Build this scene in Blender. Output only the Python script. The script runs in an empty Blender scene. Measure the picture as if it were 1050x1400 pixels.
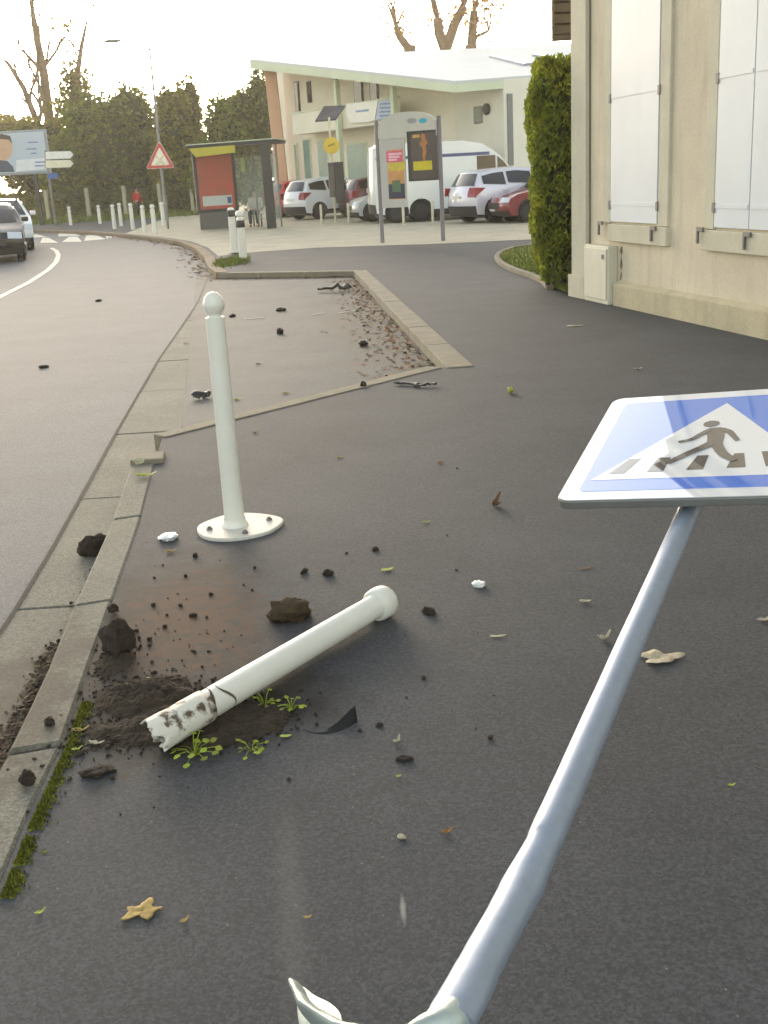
import bpy, math, random
from mathutils import Vector, Matrix, Euler, noise
from math import sin, cos, pi, radians
scn = bpy.context.scene
col = scn.collection
rnd = random.Random(7)

# ------------------------------------------------------------------ camera, sky, sun, exposure
F, PITCH, ROLL, CAMH = 1500.0, math.atan(457/1500), radians(3.2), 1.5
cd = bpy.data.cameras.new('camera'); cam = bpy.data.objects.new('camera', cd); col.objects.link(cam)
cd.sensor_fit = 'VERTICAL'; cd.sensor_height = 24.0; cd.lens = 24.0*F/1400
cd.clip_start = 0.05; cd.clip_end = 3000
cam.matrix_world = Matrix.Translation((0, 0, CAMH)) @ Matrix.Rotation(pi/2-PITCH, 4, 'X') @ Matrix.Rotation(-ROLL, 4, 'Z')
scn.camera = cam

SUN_EL, SUN_AZ = radians(6), radians(-13)          # azimuth from +Y, negative to the left
w = bpy.data.worlds.new('World'); scn.world = w; w.use_nodes = True
nt = w.node_tree; bg = nt.nodes['Background']
sky = nt.nodes.new('ShaderNodeTexSky'); sky.sky_type = 'NISHITA'; sky.sun_disc = False
sky.sun_elevation = SUN_EL; sky.sun_rotation = SUN_AZ
sky.air_density = .9; sky.dust_density = 1.6; sky.ozone_density = 0.3; sky.altitude = 20
tcw = nt.nodes.new('ShaderNodeTexCoord'); sx = nt.nodes.new('ShaderNodeSeparateXYZ'); nt.links.new(tcw.outputs['Generated'], sx.inputs[0])
mrw = nt.nodes.new('ShaderNodeMapRange'); mrw.inputs[1].default_value = .05; mrw.inputs[2].default_value = .5; mrw.inputs[3].default_value = .55; mrw.inputs[4].default_value = .5
nt.links.new(sx.outputs[2], mrw.inputs[0])
hsw = nt.nodes.new('ShaderNodeHueSaturation'); nt.links.new(mrw.outputs[0], hsw.inputs['Saturation']); nt.links.new(sky.outputs[0], hsw.inputs['Color'])   # a thin veil of cloud greys the upper sky
nt.links.new(hsw.outputs[0], bg.inputs[0]); bg.inputs[1].default_value = 0.15
sd = bpy.data.lights.new('sun', 'SUN'); sd.energy = 0.5; sd.angle = radians(20); sd.color = (1, .87, .68)
sun = bpy.data.objects.new('sun', sd); col.objects.link(sun)
sdir = Vector((sin(SUN_AZ)*cos(SUN_EL), cos(SUN_AZ)*cos(SUN_EL), sin(SUN_EL)))
sun.rotation_euler = (-sdir).to_track_quat('-Z', 'Y').to_euler(); sun.location = (-10, 30, 30)
vs = scn.view_settings; vs.view_transform = 'Standard'; vs.look = 'None'; vs.gamma = 1; vs.use_curve_mapping = False
vs.exposure = 2.15
scn.cycles.use_denoising = True
scn.cycles.max_bounces = 6

# ------------------------------------------------------------------ helpers
def ray(px, py):
    x, y = (px-525)/F, -(py-700)/F
    c, s = cos(-ROLL), sin(-ROLL)
    x, y = c*x-s*y, s*x+c*y
    return Vector((x, cos(PITCH)+y*sin(PITCH), -sin(PITCH)+y*cos(PITCH)))
def G(px, py, z=0.0):
    d = ray(px, py); return Vector((0, 0, CAMH)) + d*((z-CAMH)/d.z)
def P(px, py, Y):
    d = ray(px, py); return Vector((0, 0, CAMH)) + d*(Y/d.y)
def D(px, py, dist):
    d = ray(px, py).normalized(); return Vector((0, 0, CAMH)) + d*dist

class Plane:                                       # an upright wall plane: s along it, z up, off towards the viewer's side
    def __init__(s, A, B):
        s.O = Vector((A[0], A[1], 0)); u = Vector((B[0]-A[0], B[1]-A[1], 0)); s.len = u.length; s.u = u.normalized()
        n = Vector((-s.u.y, s.u.x, 0)); s.n = n if n.dot(-s.O) > 0 else -n
    def pt(s, a, z, off=0): return s.O + s.u*a + s.n*off + Vector((0, 0, z))
    def sz(s, px, py, off=0):
        d = ray(px, py); C = Vector((0, 0, CAMH)); O = s.O + s.n*off
        q = C + d*((O-C).dot(s.n)/d.dot(s.n)); return (q-s.O).dot(s.u), q.z

def lin(c):
    f = lambda v: v/12.92 if v <= .04045 else ((v+.055)/1.055)**2.4
    return (f(c[0]/255), f(c[1]/255), f(c[2]/255), 1)

def mat(name, c, rough=.6, var=.12, scale=6, bump=0, bscale=60, metal=0, coat=0, spec=.5, island=0, trans=0, c2=None, transl=0, streak=0, sharp=0, speck=0, sscale=300, alpha=1, croughn=.05, emit=0, coatior=1.5):
    m = bpy.data.materials.new(name); m.use_nodes = True; t = m.node_tree; N = t.nodes; Lk = t.links.new
    b = N['Principled BSDF']
    b.inputs['Roughness'].default_value = rough; b.inputs['Metallic'].default_value = metal
    b.inputs['Specular IOR Level'].default_value = spec; b.inputs['Coat Weight'].default_value = coat; b.inputs['Coat Roughness'].default_value = croughn; b.inputs['Coat IOR'].default_value = coatior
    b.inputs['Transmission Weight'].default_value = trans; b.inputs['Alpha'].default_value = alpha
    l = lin(c); tc = N.new('ShaderNodeTexCoord')
    no = N.new('ShaderNodeTexNoise'); no.inputs['Scale'].default_value = scale; no.inputs['Detail'].default_value = 6; no.inputs['Roughness'].default_value = .6
    Lk(tc.outputs['Object'], no.inputs['Vector'])
    mr = N.new('ShaderNodeMapRange'); mr.inputs[1].default_value = .54 if sharp else .3; mr.inputs[2].default_value = .62 if sharp else .7
    Lk(no.outputs['Fac'], mr.inputs[0])
    mx = N.new('ShaderNodeMix'); mx.data_type = 'RGBA'
    l2 = lin(c2) if c2 else tuple(min(1, v*(1+var)) for v in l[:3])+(1,)
    mx.inputs[6].default_value = l if c2 else tuple(v*(1-var) for v in l[:3])+(1,)
    mx.inputs[7].default_value = l2
    Lk(mr.outputs[0], mx.inputs[0]); out = mx.outputs[2]
    if island:
        ge = N.new('ShaderNodeNewGeometry'); hs = N.new('ShaderNodeHueSaturation')
        r1 = N.new('ShaderNodeMapRange'); r1.inputs[3].default_value = 1-island; r1.inputs[4].default_value = 1+island*1.3
        Lk(ge.outputs['Random Per Island'], r1.inputs[0]); Lk(r1.outputs[0], hs.inputs['Value'])
        wn = N.new('ShaderNodeMath'); wn.operation = 'MULTIPLY'; wn.inputs[1].default_value = 7.31; Lk(ge.outputs['Random Per Island'], wn.inputs[0])
        fr = N.new('ShaderNodeMath'); fr.operation = 'FRACT'; Lk(wn.outputs[0], fr.inputs[0])
        r2 = N.new('ShaderNodeMapRange'); r2.inputs[3].default_value = .5-.06*island; r2.inputs[4].default_value = .5+.03*island; Lk(fr.outputs[0], r2.inputs[0]); Lk(r2.outputs[0], hs.inputs['Hue'])
        Lk(out, hs.inputs['Color']); out = hs.outputs[0]
    if speck:
        vo = N.new('ShaderNodeTexNoise'); vo.inputs['Scale'].default_value = sscale; vo.inputs['Detail'].default_value = 8; vo.inputs['Roughness'].default_value = .8; Lk(tc.outputs['Object'], vo.inputs['Vector'])
        r3 = N.new('ShaderNodeMapRange'); r3.inputs[1].default_value = .3; r3.inputs[2].default_value = .7; r3.inputs[3].default_value = 1-speck; r3.inputs[4].default_value = 1+speck
        Lk(vo.outputs['Fac'], r3.inputs[0]); h2 = N.new('ShaderNodeHueSaturation'); Lk(out, h2.inputs['Color']); Lk(r3.outputs[0], h2.inputs['Value']); out = h2.outputs[0]
    if streak:
        mp = N.new('ShaderNodeMapping'); mp.inputs['Scale'].default_value = (5, 5, .55); Lk(tc.outputs['Object'], mp.inputs[0])
        ns = N.new('ShaderNodeTexNoise'); ns.inputs['Scale'].default_value = 1; ns.inputs['Detail'].default_value = 7; ns.inputs['Roughness'].default_value = .65; Lk(mp.outputs[0], ns.inputs['Vector'])
        r4 = N.new('ShaderNodeMapRange'); r4.inputs[1].default_value = .5; r4.inputs[2].default_value = .75; r4.inputs[4].default_value = streak; Lk(ns.outputs['Fac'], r4.inputs[0])
        m4 = N.new('ShaderNodeMix'); m4.data_type = 'RGBA'; Lk(r4.outputs[0], m4.inputs[0]); Lk(out, m4.inputs[6]); m4.inputs[7].default_value = lin(tuple(x*.78 for x in c)); out = m4.outputs[2]
    Lk(out, b.inputs['Base Color'])
    if transl:
        tl = N.new('ShaderNodeBsdfTranslucent'); Lk(out, tl.inputs['Color']); ms = N.new('ShaderNodeMixShader'); ms.inputs[0].default_value = transl
        Lk(b.outputs[0], ms.inputs[1]); Lk(tl.outputs[0], ms.inputs[2]); Lk(ms.outputs[0], N['Material Output'].inputs['Surface'])
    if emit:
        Lk(out, b.inputs['Emission Color']); b.inputs['Emission Strength'].default_value = emit
    if bump:
        nb = N.new('ShaderNodeTexNoise'); nb.inputs['Scale'].default_value = bscale; nb.inputs['Detail'].default_value = 8; nb.inputs['Roughness'].default_value = .75; Lk(tc.outputs['Object'], nb.inputs['Vector'])
        bp = N.new('ShaderNodeBump'); bp.inputs['Strength'].default_value = bump; bp.inputs['Distance'].default_value = .01
        Lk(nb.outputs['Fac'], bp.inputs['Height']); Lk(bp.outputs[0], b.inputs['Normal'])
    return m

def tag(o, label=None, cat=None, group=None, kind=None):
    if label: o['label'] = label
    if cat: o['category'] = cat
    if group: o['group'] = group
    if kind: o['kind'] = kind
    return o
def thing(name, label, cat, loc=(0, 0, 0), rz=0, group=None):
    o = bpy.data.objects.new(name, None); col.objects.link(o); o.location = loc; o.rotation_euler = (0, 0, rz)
    o.empty_display_size = .1
    return tag(o, label, cat, group)
def copy_tree(o, parent=None):
    c = o.copy(); col.objects.link(c)
    if parent: c.parent = parent
    for ch in list(o.children): copy_tree(ch, c)
    return c

class MB:
    def __init__(s): s.v = []; s.f = []
    def add(s, vs, fs):
        k = len(s.v); s.v += [tuple(v) for v in vs]; s.f += [tuple(i+k for i in f) for f in fs]; return s
    def box(s, c, size, M=None):
        x, y, z = [a/2 for a in size]; c = Vector(c)
        vs = [Vector(p) for p in ((-x,-y,-z),(x,-y,-z),(x,y,-z),(-x,y,-z),(-x,-y,z),(x,-y,z),(x,y,z),(-x,y,z))]
        if M: vs = [M @ v for v in vs]
        return s.add([v+c for v in vs], [(0,3,2,1),(4,5,6,7),(0,1,5,4),(1,2,6,5),(2,3,7,6),(3,0,4,7)])
    def prism(s, pts, vec):                         # planar polygon pushed along vec
        vec = Vector(vec); n = len(pts); a = [Vector(p) for p in pts]
        nrm = Vector((0, 0, 0))
        for i in range(n): nrm += a[i].cross(a[(i+1) % n])
        if nrm.dot(vec) < 0: a.reverse()
        return s.add(a+[p+vec for p in a], [tuple(range(n-1,-1,-1)), tuple(range(n,2*n))]+[(i,(i+1)%n,(i+1)%n+n,i+n) for i in range(n)])
    def tube(s, pts, radii, seg=12, cap=True, flat=None):
        pts = [Vector(p) for p in pts]
        if not hasattr(radii, '__len__'): radii = [radii]*len(pts)
        rings = []; ref = None
        for i, p in enumerate(pts):
            t = (pts[min(i+1, len(pts)-1)]-pts[max(i-1, 0)]).normalized()
            if ref is None: ref = Vector((0,0,1)) if abs(t.z) < .9 else Vector((1,0,0))
            a = (ref - t*ref.dot(t)).normalized(); b = t.cross(a); ref = a
            fa = flat[i] if flat else (1, 1)
            rings.append([p + (a*cos(2*pi*k/seg)*fa[0] + b*sin(2*pi*k/seg)*fa[1])*radii[i] for k in range(seg)])
        vs = [v for r in rings for v in r]; fs = []
        for i in range(len(pts)-1):
            for k in range(seg): fs.append((i*seg+k, i*seg+(k+1)%seg, (i+1)*seg+(k+1)%seg, (i+1)*seg+k))
        if cap: fs += [tuple(range(seg-1,-1,-1)), tuple((len(pts)-1)*seg+k for k in range(seg))]
        return s.add(vs, fs)
    def lathe(s, prof, seg=24, M=None, o=(0,0,0)):  # (r, z) rings about z
        vs = []; fs = []; o = Vector(o)
        for r, z in prof:
            for k in range(seg):
                v = Vector((r*cos(2*pi*k/seg), r*sin(2*pi*k/seg), z)); vs.append((M @ v if M else v)+o)
        n = len(prof)
        for i in range(n-1):
            for k in range(seg): fs.append((i*seg+k, i*seg+(k+1)%seg, (i+1)*seg+(k+1)%seg, (i+1)*seg+k))
        if prof[0][0] > 1e-6: fs.append(tuple(range(seg-1,-1,-1)))
        if prof[-1][0] > 1e-6: fs.append(tuple((n-1)*seg+k for k in range(seg)))
        return s.add(vs, fs)
    def grid(s, rows):                              # rows of equal length
        m = len(rows[0]); return s.add([p for r in rows for p in r], [(i*m+j, i*m+j+1, (i+1)*m+j+1, (i+1)*m+j) for i in range(len(rows)-1) for j in range(m-1)])
    def wbox(s, pl, s0, s1, z0, z1, o0, o1):
        q = [pl.pt(a, z, o) for o in (o0, o1) for a, z in ((s0,z0),(s1,z0),(s1,z1),(s0,z1))]
        return s.prism(q[:4], pl.n*(o1-o0))
    def wpoly(s, pl, pts, o0, o1): return s.prism([pl.pt(a, z, o0) for a, z in pts], pl.n*(o1-o0))
    def build(s, name, m, parent=None, smooth=0, bevel=0, seg=2, subsurf=0, kind=None):
        me = bpy.data.meshes.new(name); me.from_pydata(s.v, [], s.f); me.update()
        o = bpy.data.objects.new(name, me); col.objects.link(o)
        if isinstance(m, (list, tuple)):
            for x in m: me.materials.append(x)
        else: me.materials.append(m)
        if smooth:
            for p in me.polygons: p.use_smooth = True
            me.set_sharp_from_angle(angle=radians(smooth))
        if bevel:
            md = o.modifiers.new('bevel', 'BEVEL'); md.width = bevel; md.segments = seg; md.limit_method = 'ANGLE'; md.angle_limit = radians(35)
        if subsurf:
            md = o.modifiers.new('sub', 'SUBSURF'); md.levels = md.render_levels = subsurf
        if parent:
            o.parent = parent
        if kind: o['kind'] = kind
        return o
def inv(o, parent):                                 # the mesh was laid out in world coordinates
    o.matrix_parent_inverse = Matrix.Translation(-Vector(parent.location)) if parent.type == 'EMPTY' else Matrix.Identity(4)
    return o
def wpart(mb, name, m, parent, **k): return inv(mb.build(name, m, parent, **k), parent)

# ------------------------------------------------------------------ materials
def ground_mat(name, c, speck=.35, rough=.75, patch=.18, soil=None, scuff=None, spec=.28, cracks=False):
    m = mat(name, c, rough=rough, var=patch, scale=1.3, bump=.22, bscale=260, speck=speck, sscale=70, spec=spec)
    t = m.node_tree; N = t.nodes; Lk = t.links.new; b = N['Principled BSDF']
    def mixin(fac, colr):
        src = b.inputs['Base Color'].links[0].from_socket
        mx = N.new('ShaderNodeMix'); mx.data_type = 'RGBA'; Lk(fac, mx.inputs[0]); Lk(src, mx.inputs[6]); mx.inputs[7].default_value = lin(colr)
        Lk(mx.outputs[2], b.inputs['Base Color'])
    def math_(op, a, b_=None):
        n = N.new('ShaderNodeMath'); n.operation = op
        for i, v in enumerate((a, b_)):
            if v is None: continue
            if isinstance(v, (int, float)): n.inputs[i].default_value = v
            else: Lk(v, n.inputs[i])
        return n.outputs[0]
    ge = N.new('ShaderNodeNewGeometry')
    def blob(cen, rad, ang, amp, scale, lo, hi):
        mp = N.new('ShaderNodeMapping'); mp.vector_type = 'TEXTURE'; mp.inputs['Location'].default_value = (cen[0], cen[1], 0); mp.inputs['Rotation'].default_value = (0, 0, ang); mp.inputs['Scale'].default_value = (rad[0], rad[1], 1)
        Lk(ge.outputs['Position'], mp.inputs[0]); ln = N.new('ShaderNodeVectorMath'); ln.operation = 'LENGTH'; Lk(mp.outputs[0], ln.inputs[0])
        no = N.new('ShaderNodeTexNoise'); no.inputs['Scale'].default_value = scale; no.inputs['Detail'].default_value = 7; no.inputs['Roughness'].default_value = .65; Lk(ge.outputs['Position'], no.inputs['Vector'])
        a = math_('ADD', ln.outputs['Value'], math_('MULTIPLY', math_('SUBTRACT', no.outputs['Fac'], .5), amp))
        r = N.new('ShaderNodeMapRange'); r.inputs[1].default_value = lo; r.inputs[2].default_value = hi; r.inputs[3].default_value = 1; r.inputs[4].default_value = 0; r.interpolation_type = 'SMOOTHSTEP'
        Lk(a, r.inputs[0]); return r.outputs[0]
    # stones of the aggregate
    va = N.new('ShaderNodeTexVoronoi'); va.inputs['Scale'].default_value = 150; Lk(ge.outputs['Position'], va.inputs['Vector'])
    sa = N.new('ShaderNodeSeparateColor'); Lk(va.outputs['Color'], sa.inputs[0])
    mixin(math_('MULTIPLY', math_('GREATER_THAN', sa.outputs[0], .72), .2), tuple(min(255, x*1.45) for x in c))
    mixin(math_('MULTIPLY', math_('LESS_THAN', sa.outputs[0], .3), .32), tuple(x*.62 for x in c))
    # dark damp patches and pale worn ones
    no = N.new('ShaderNodeTexNoise'); no.inputs['Scale'].default_value = 5; no.inputs['Detail'].default_value = 5; Lk(ge.outputs['Position'], no.inputs['Vector'])
    r = N.new('ShaderNodeMapRange'); r.inputs[1].default_value = .55; r.inputs[2].default_value = .8; r.inputs[4].default_value = .35; Lk(no.outputs['Fac'], r.inputs[0])
    mixin(r.outputs[0], tuple(x*.8 for x in c))
    # scattered pale grit
    vo = N.new('ShaderNodeTexVoronoi'); vo.inputs['Scale'].default_value = 42; vo.inputs['Randomness'].default_value = 1; Lk(ge.outputs['Position'], vo.inputs['Vector'])
    lt = math_('LESS_THAN', vo.outputs['Distance'], .11); sp = N.new('ShaderNodeSeparateColor'); Lk(vo.outputs['Color'], sp.inputs[0])
    mixin(math_('MULTIPLY', lt, math_('MULTIPLY', math_('GREATER_THAN', sp.outputs[0], .93), .6)), (150, 140, 110))
    mixin(math_('MULTIPLY', lt, math_('MULTIPLY', math_('GREATER_THAN', sp.outputs[1], .93), .7)), (34, 32, 32))
    if cracks:
        vc = N.new('ShaderNodeTexVoronoi'); vc.feature = 'DISTANCE_TO_EDGE'; vc.inputs['Scale'].default_value = .55; Lk(ge.outputs['Position'], vc.inputs['Vector'])
    for s_ in soil or []: mixin(math_('MULTIPLY', blob(*s_[0]), s_[2]), s_[1])
    return m
soil_b = [((( -.80, 3.62), (.42, .95), .12, 1.9, 7, .4, 1.2), (58, 48, 36), .85),
          (((-.72, 3.75), (.40, .8), .1, 3.0, 15, .2, .75), (86, 60, 42), .6),
          (((-.58, 2.98), (.50, .30), .2, .9, 8, .5, 1.15), (38, 33, 26), .9),
          ((G(398,1225).xy, (.04, .5), .1, 1.6, 4, .1, 1.2), (124, 120, 112), .22),
          ((G(551,1243).xy, (.008, .06), .02, 1.2, 14, .2, 1.1), (170, 168, 156), .6)]
M = {}
M['pave'] = ground_mat('pavement_asphalt', (72, 73, 75), soil=soil_b, rough=.8, speck=.42)
M['road'] = ground_mat('road_asphalt', (98, 100, 102), speck=.4, patch=.1, rough=.75)
M['bay'] = ground_mat('bay_asphalt', (84, 86, 84), speck=.4, soil=[(((.25, 12.5), (1.0, 6), .1, 1.6, 2, .3, 1.1), (88, 76, 56), .5)])
M['fore'] = ground_mat('forecourt_asphalt', (184, 174, 152), speck=.2, rough=.85)
M['concrete'] = ground_mat('kerb_concrete', (116, 114, 102), speck=.4, patch=.22, rough=.8, soil=[(((-1.2, 3.1), (.35, 1.1), .1, 1.6, 7, .3, .9), (72, 62, 50), .6)])
M['edge'] = mat('edging_stone', (132, 124, 106), .85, .2, 4, .4, 80, speck=.15, sscale=150)
M['ground'] = mat('earth', (70, 72, 48), .95, .3, .3)
M['grass'] = mat('grass', (104, 116, 40), .9, .3, 3, island=.4)
M['moss'] = mat('moss', (96, 100, 22), .95, .3, 30, island=.4)
M['soil'] = mat('soil', (62, 51, 38), 1, .45, 14, 1, 60, speck=.4, sscale=120)
M['line'] = mat('road_paint', (206, 204, 190), .7, .15, 4, .2, 100)
M['white'] = mat('white_paint', (228, 226, 214), .38, .04, 5, .06, 40, coat=.2)
M['white_worn'] = mat('worn_white_paint', (206, 202, 190), .6, .14, 12, .2, 30, streak=.3)
M['rust'] = mat('broken_rim', (120, 96, 70), .8, .5, 30, .5, 60)
M['black'] = mat('black_rubber', (24, 24, 26), .7, .2, 8)
M['galv'] = mat('galvanised_steel', (158, 168, 182), .48, .06, 40, .05, 90, metal=.5, spec=.5)
M['galvd'] = mat('crushed_steel', (178, 188, 182), .45, .2, 12, .3, 30, metal=.6)
M['greymetal'] = mat('grey_metal', (128, 128, 124), .5, .1, 6, metal=.4)
M['dark'] = mat('dark_metal', (46, 46, 44), .5, .2, 6)
M['render'] = mat('cream_render', (216, 203, 178), .9, .1, 1.2, .5, 60, streak=.5, speck=.12, sscale=40)
M['stone'] = mat('pale_stone', (206, 199, 176), .85, .07, 3, .3, 60, streak=.3, speck=.08, sscale=30)
M['plinth'] = mat('plinth_render', (192, 180, 150), .9, .15, 2, .5, 60, streak=.4, speck=.15, sscale=40)
M['shutter'] = mat('shutter_paint', (206, 213, 217), .5, .03, 2, .05, 8, streak=.12)
M['iron'] = mat('iron', (120, 116, 112), .6, .2, 20, metal=.3)
M['box'] = mat('cabinet_plastic', (210, 205, 184), .5, .05, 4, streak=.2)
M['roof'] = mat('white_roof', (200, 203, 200), .5, .04, .5)
M['fascia'] = mat('fascia', (206, 214, 184), .6, .05, 1)
M['cream'] = mat('cream_wall', (232, 225, 204), .9, .06, .6)
M['pink'] = mat('pinkish_column', (214, 172, 140), .8, .05, 1)
M['brown'] = mat('brown_wall', (92, 80, 50), .9, .2, .6)
M['win'] = mat('window_glass', (40, 42, 50), .08, .2, 1, spec=.8)
M['tile'] = mat('roof_tile', (150, 96, 70), .9, .2, 4)

# ------------------------------------------------------------------ the setting
def sheet(name, pts, z, m, kind='structure', label=None):
    b = MB(); b.add([Vector((p[0], p[1], z)) for p in pts], [tuple(range(len(pts)))])
    o = b.build(name, m); o['kind'] = kind
    me = o.data
    if me.polygons and me.polygons[0].normal.z < 0: me.flip_normals()
    return o
def slab(name, pts, z0, z1, m, **k):
    b = MB(); b.prism([Vector((p[0], p[1], z0)) for p in pts], (0, 0, z1-z0)); o = b.build(name, m, **k); o['kind'] = 'structure'; return o
ZR = -.10
gb = MB(); gb.add([(900*cos(2*pi*k/48), 900*sin(2*pi*k/48), -.2) for k in range(48)], [tuple(range(48))]); gb.build('ground', M['ground'], kind='structure')
sheet('road', [(-60, -8), (1.2, -8), (1.2, 21), (-1, 45), (-6, 63), (-60, 63)], ZR, M['road'])
kin = [(-.9, -4), (-.905, 1.2)] + [G(*p).xy for p in ((0,1210),(40,1110),(85,1020),(130,890),(190,720))]
kend = G(213, 629).xy
bay = [G(236, 597, -.02).xy, G(600, 503).xy]
e1, e2 = G(612, 501).xy, G(485, 371).xy
b5 = G(297, 374).xy
curve = [G(*p).xy for p in ((286,366),(280,352),(268,340),(246,331),(215,326),(180,322),(160,320),(120,317),(60,315.5),(0,315))]
pave = kin + [kend, G(222,598).xy] + [bay[1], e1, e2, b5] + curve + [(-60, 58), (-60, 90), (70, 90), (70, -4)]
slab('pavement', pave, -.19, 0, M['pave'])
# parking bay floor, between the kerb line and the edging
bayz = -.085
bayp = [G(244,590).xy, G(604,506).xy, e1, (e2[0]+.02, e2[1]+.1), (b5[0]-.4, b5[1]+.1)]
sheet('parking_bay', bayp, bayz, M['bay'])
# gutter channel beside the road
go = [(-1.38, -4), (-1.385, 2)] + [G(px, py, ZR+.01).xy for px, py in ((0,870),(75,745),(160,590),(215,495),(270,415),(284,381),(282,372))]
gi = [(-1.0, -4), (-1.02, 2)] + [Vector((p[0]+.42, p[1])) for p in go[2:4]] + [Vector((go[4][0]+.45, go[4][1])), Vector((go[5][0]+.47, go[5][1])), Vector((go[6][0]+.42, go[6][1])), Vector((go[7][0]+.42, go[7][1])), Vector((go[8][0]+.3, go[8][1]))]
gb = MB()
def along(poly, step):
    out = []
    for a, b in zip(poly, poly[1:]):
        n = max(1, int((Vector(b)-Vector(a)).length/step))
        out += [Vector(a).lerp(Vector(b), i/n) for i in range(n)]
    return out+[Vector(poly[-1])]
def resample(poly, n):
    L = [0]
    for a, b in zip(poly, poly[1:]): L.append(L[-1]+(Vector(b)-Vector(a)).length)
    out = []
    for k in range(n+1):
        d = L[-1]*k/n; i = max(j for j in range(len(L)) if L[j] <= d+1e-9); i = min(i, len(poly)-2)
        out.append(Vector(poly[i]).lerp(Vector(poly[i+1]), (d-L[i])/(L[i+1]-L[i])))
    return out
def strip_blocks(name, a, b, z0, z1, n, gap, m, bevel=.006):
    mb = MB(); a = resample(a, n*4); b = resample(b, n*4)
    for k in range(n):
        g = gap/2
        pa = [a[k*4+i] for i in range(5)]; pb = [b[k*4+i] for i in range(5)]
        pa[0] = pa[0].lerp(pa[1], .02); pa[4] = pa[4].lerp(pa[3], .02); pb[0] = pb[0].lerp(pb[1], .02); pb[4] = pb[4].lerp(pb[3], .02)
        dz = rnd.uniform(-.003, .003)
        mb.prism([Vector((p[0], p[1], z0)) for p in pa+pb[::-1]], (0, 0, z1-z0+dz))
    o = mb.build(name, m, bevel=bevel, seg=1); o['kind'] = 'structure'; return o
strip_blocks('gutter', go, gi, -.19, ZR+.012, 16, .01, M['concrete'])
# kerb stones along the near pavement, lifted a little
ko = [(-1.07, -4), (-1.075, 1.2)] + [G(*p).xy for p in ((0,1052),(30,990),(60,930),(100,830),(150,720),(180,634))]
strip_blocks('kerb', ko, [p for p in kin] + [kend], -.19, .006, 9, .01, M['concrete'], .012)
slab('kerb_step', [G(178,636).xy, G(180,627).xy, G(226,622).xy, G(224,633).xy], -.19, .028, M['edge'], bevel=.008)
# thin flush stone line at the near end of the bay, and edging stones on its right and far sides
nrm = (Vector(bay[1])-Vector(G(222,598).xy)).normalized(); nn = Vector((-nrm.y, nrm.x))
q0, q1 = G(224,598).xy, G(600,503).xy
slab('bay_near_edging', [q0-nn*.02, q1-nn*.03, q1+nn*.12, q0+nn*.11], -.185, .008, M['edge'], bevel=.006)
ed = (e2-e1).normalized(); en = Vector((ed.y, -ed.x)) if Vector((ed.y, -ed.x)).x < 0 else Vector((-ed.y, ed.x))
strip_blocks('bay_side_edging', [e1+en*.02-ed*.1, e2+en*.02], [e1-en*.2-ed*.1, e2-en*.2], -.185, .012, 8, .01, M['edge'])
fd = (b5-e2).normalized(); fn = Vector((-fd.y, fd.x)); fn = fn if fn.y > 0 else -fn
strip_blocks('bay_far_edging', [e2-fn*.02, b5-fn*.02], [e2+fn*.17, b5+fn*.17], -.185, .01, 3, .01, M['edge'])
kc = [b5]+curve
def offs(poly, d):
    out = []
    for i, p in enumerate(poly):
        t = (Vector(poly[min(i+1, len(poly)-1)])-Vector(poly[max(i-1, 0)])).normalized(); out.append(Vector(p)+Vector((-t.y, t.x))*d)
    return out
sgn = 1 if (offs(kc, .1)[3]-Vector((0, 0))).length < Vector(kc[3]).length else -1
M['kerbfar'] = mat('stained_kerb', (124, 108, 84), .85, .3, 1.5, .3, 40)
strip_blocks('far_kerb', offs(kc, sgn*.02), offs(kc, -sgn*.2), -.185, .02, 14, .02, M['kerbfar'])
# pale forecourt round the shelter and in front of the parked cars
sheet('forecourt', [G(300,350).xy, G(345,345).xy, G(430,339).xy, G(610,333).xy, G(735,327).xy, (40, 29), (60, 88), (-11.5, 88), (-11, 62)] + [Vector((p[0]+.3, p[1]+.1)) for p in curve[6::-1]], .004, M['fore'])
sheet('grass_verge', [(-60, 62.6), (-9.5, 64.8), (-9, 89), (-60, 89)], .006, M['ground'])
# painted markings
def dark_joint(pts, wd, z):
    a = offs(pts, wd/2); b_ = offs(pts, -wd/2); mb = MB(); mb.grid([[Vector((p[0], p[1], z)) for p in a], [Vector((p[0], p[1], z)) for p in b_]]); o = mb.build('road_joint', M['black_tar']); o['kind'] = 'structure'
M['black_tar'] = mat('tar_joint', (44, 42, 38), .9, .4, 12)
dark_joint(resample(offs(go[0:8], 0), 30), .017, ZR+.0165)
def ribbon(name, pts, wd, z, m):
    a = offs(pts, wd/2); b = offs(pts, -wd/2); mb = MB()
    mb.grid([[Vector((p[0], p[1], z)) for p in a], [Vector((p[0], p[1], z)) for p in b]]); o = mb.build(name, m); o['kind'] = 'structure'
    if o.data.polygons[0].normal.z < 0: o.data.flip_normals()
    return o
ribbon('centre_line', [G(px, py, ZR).xy for px, py in ((-60,438),(0,406),(40,386),(66,369),(77,358),(80,349),(77,343),(70,339))], .13, ZR+.004, M['line'])
zz = MB()
for q in [((55,332),(80,332),(66,325),(58,325)), ((85,331),(112,330.5),(106,323.5),(94,324)), ((115,329.5),(145,327),(130,321),(118,322)), ((146,326.5),(164,323.5),(148,319.5),(143,321)),
          ((35,325.5),(64,324),(50,320.5),(30,321.5)), ((80,323.5),(110,322.5),(100,318.5),(80,318.8)), ((116,321.5),(146,319.5),(140,317.2),(118,317.5)), ((10,333),(45,333),(36,328),(6,328))]:
    zz.add([Vector((*G(px, py, ZR).xy, ZR+.005)) for px, py in q], [(0,1,2,3)])
zz.build('crossing_stripes', M['line'], kind='structure')
fm = MB()
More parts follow.
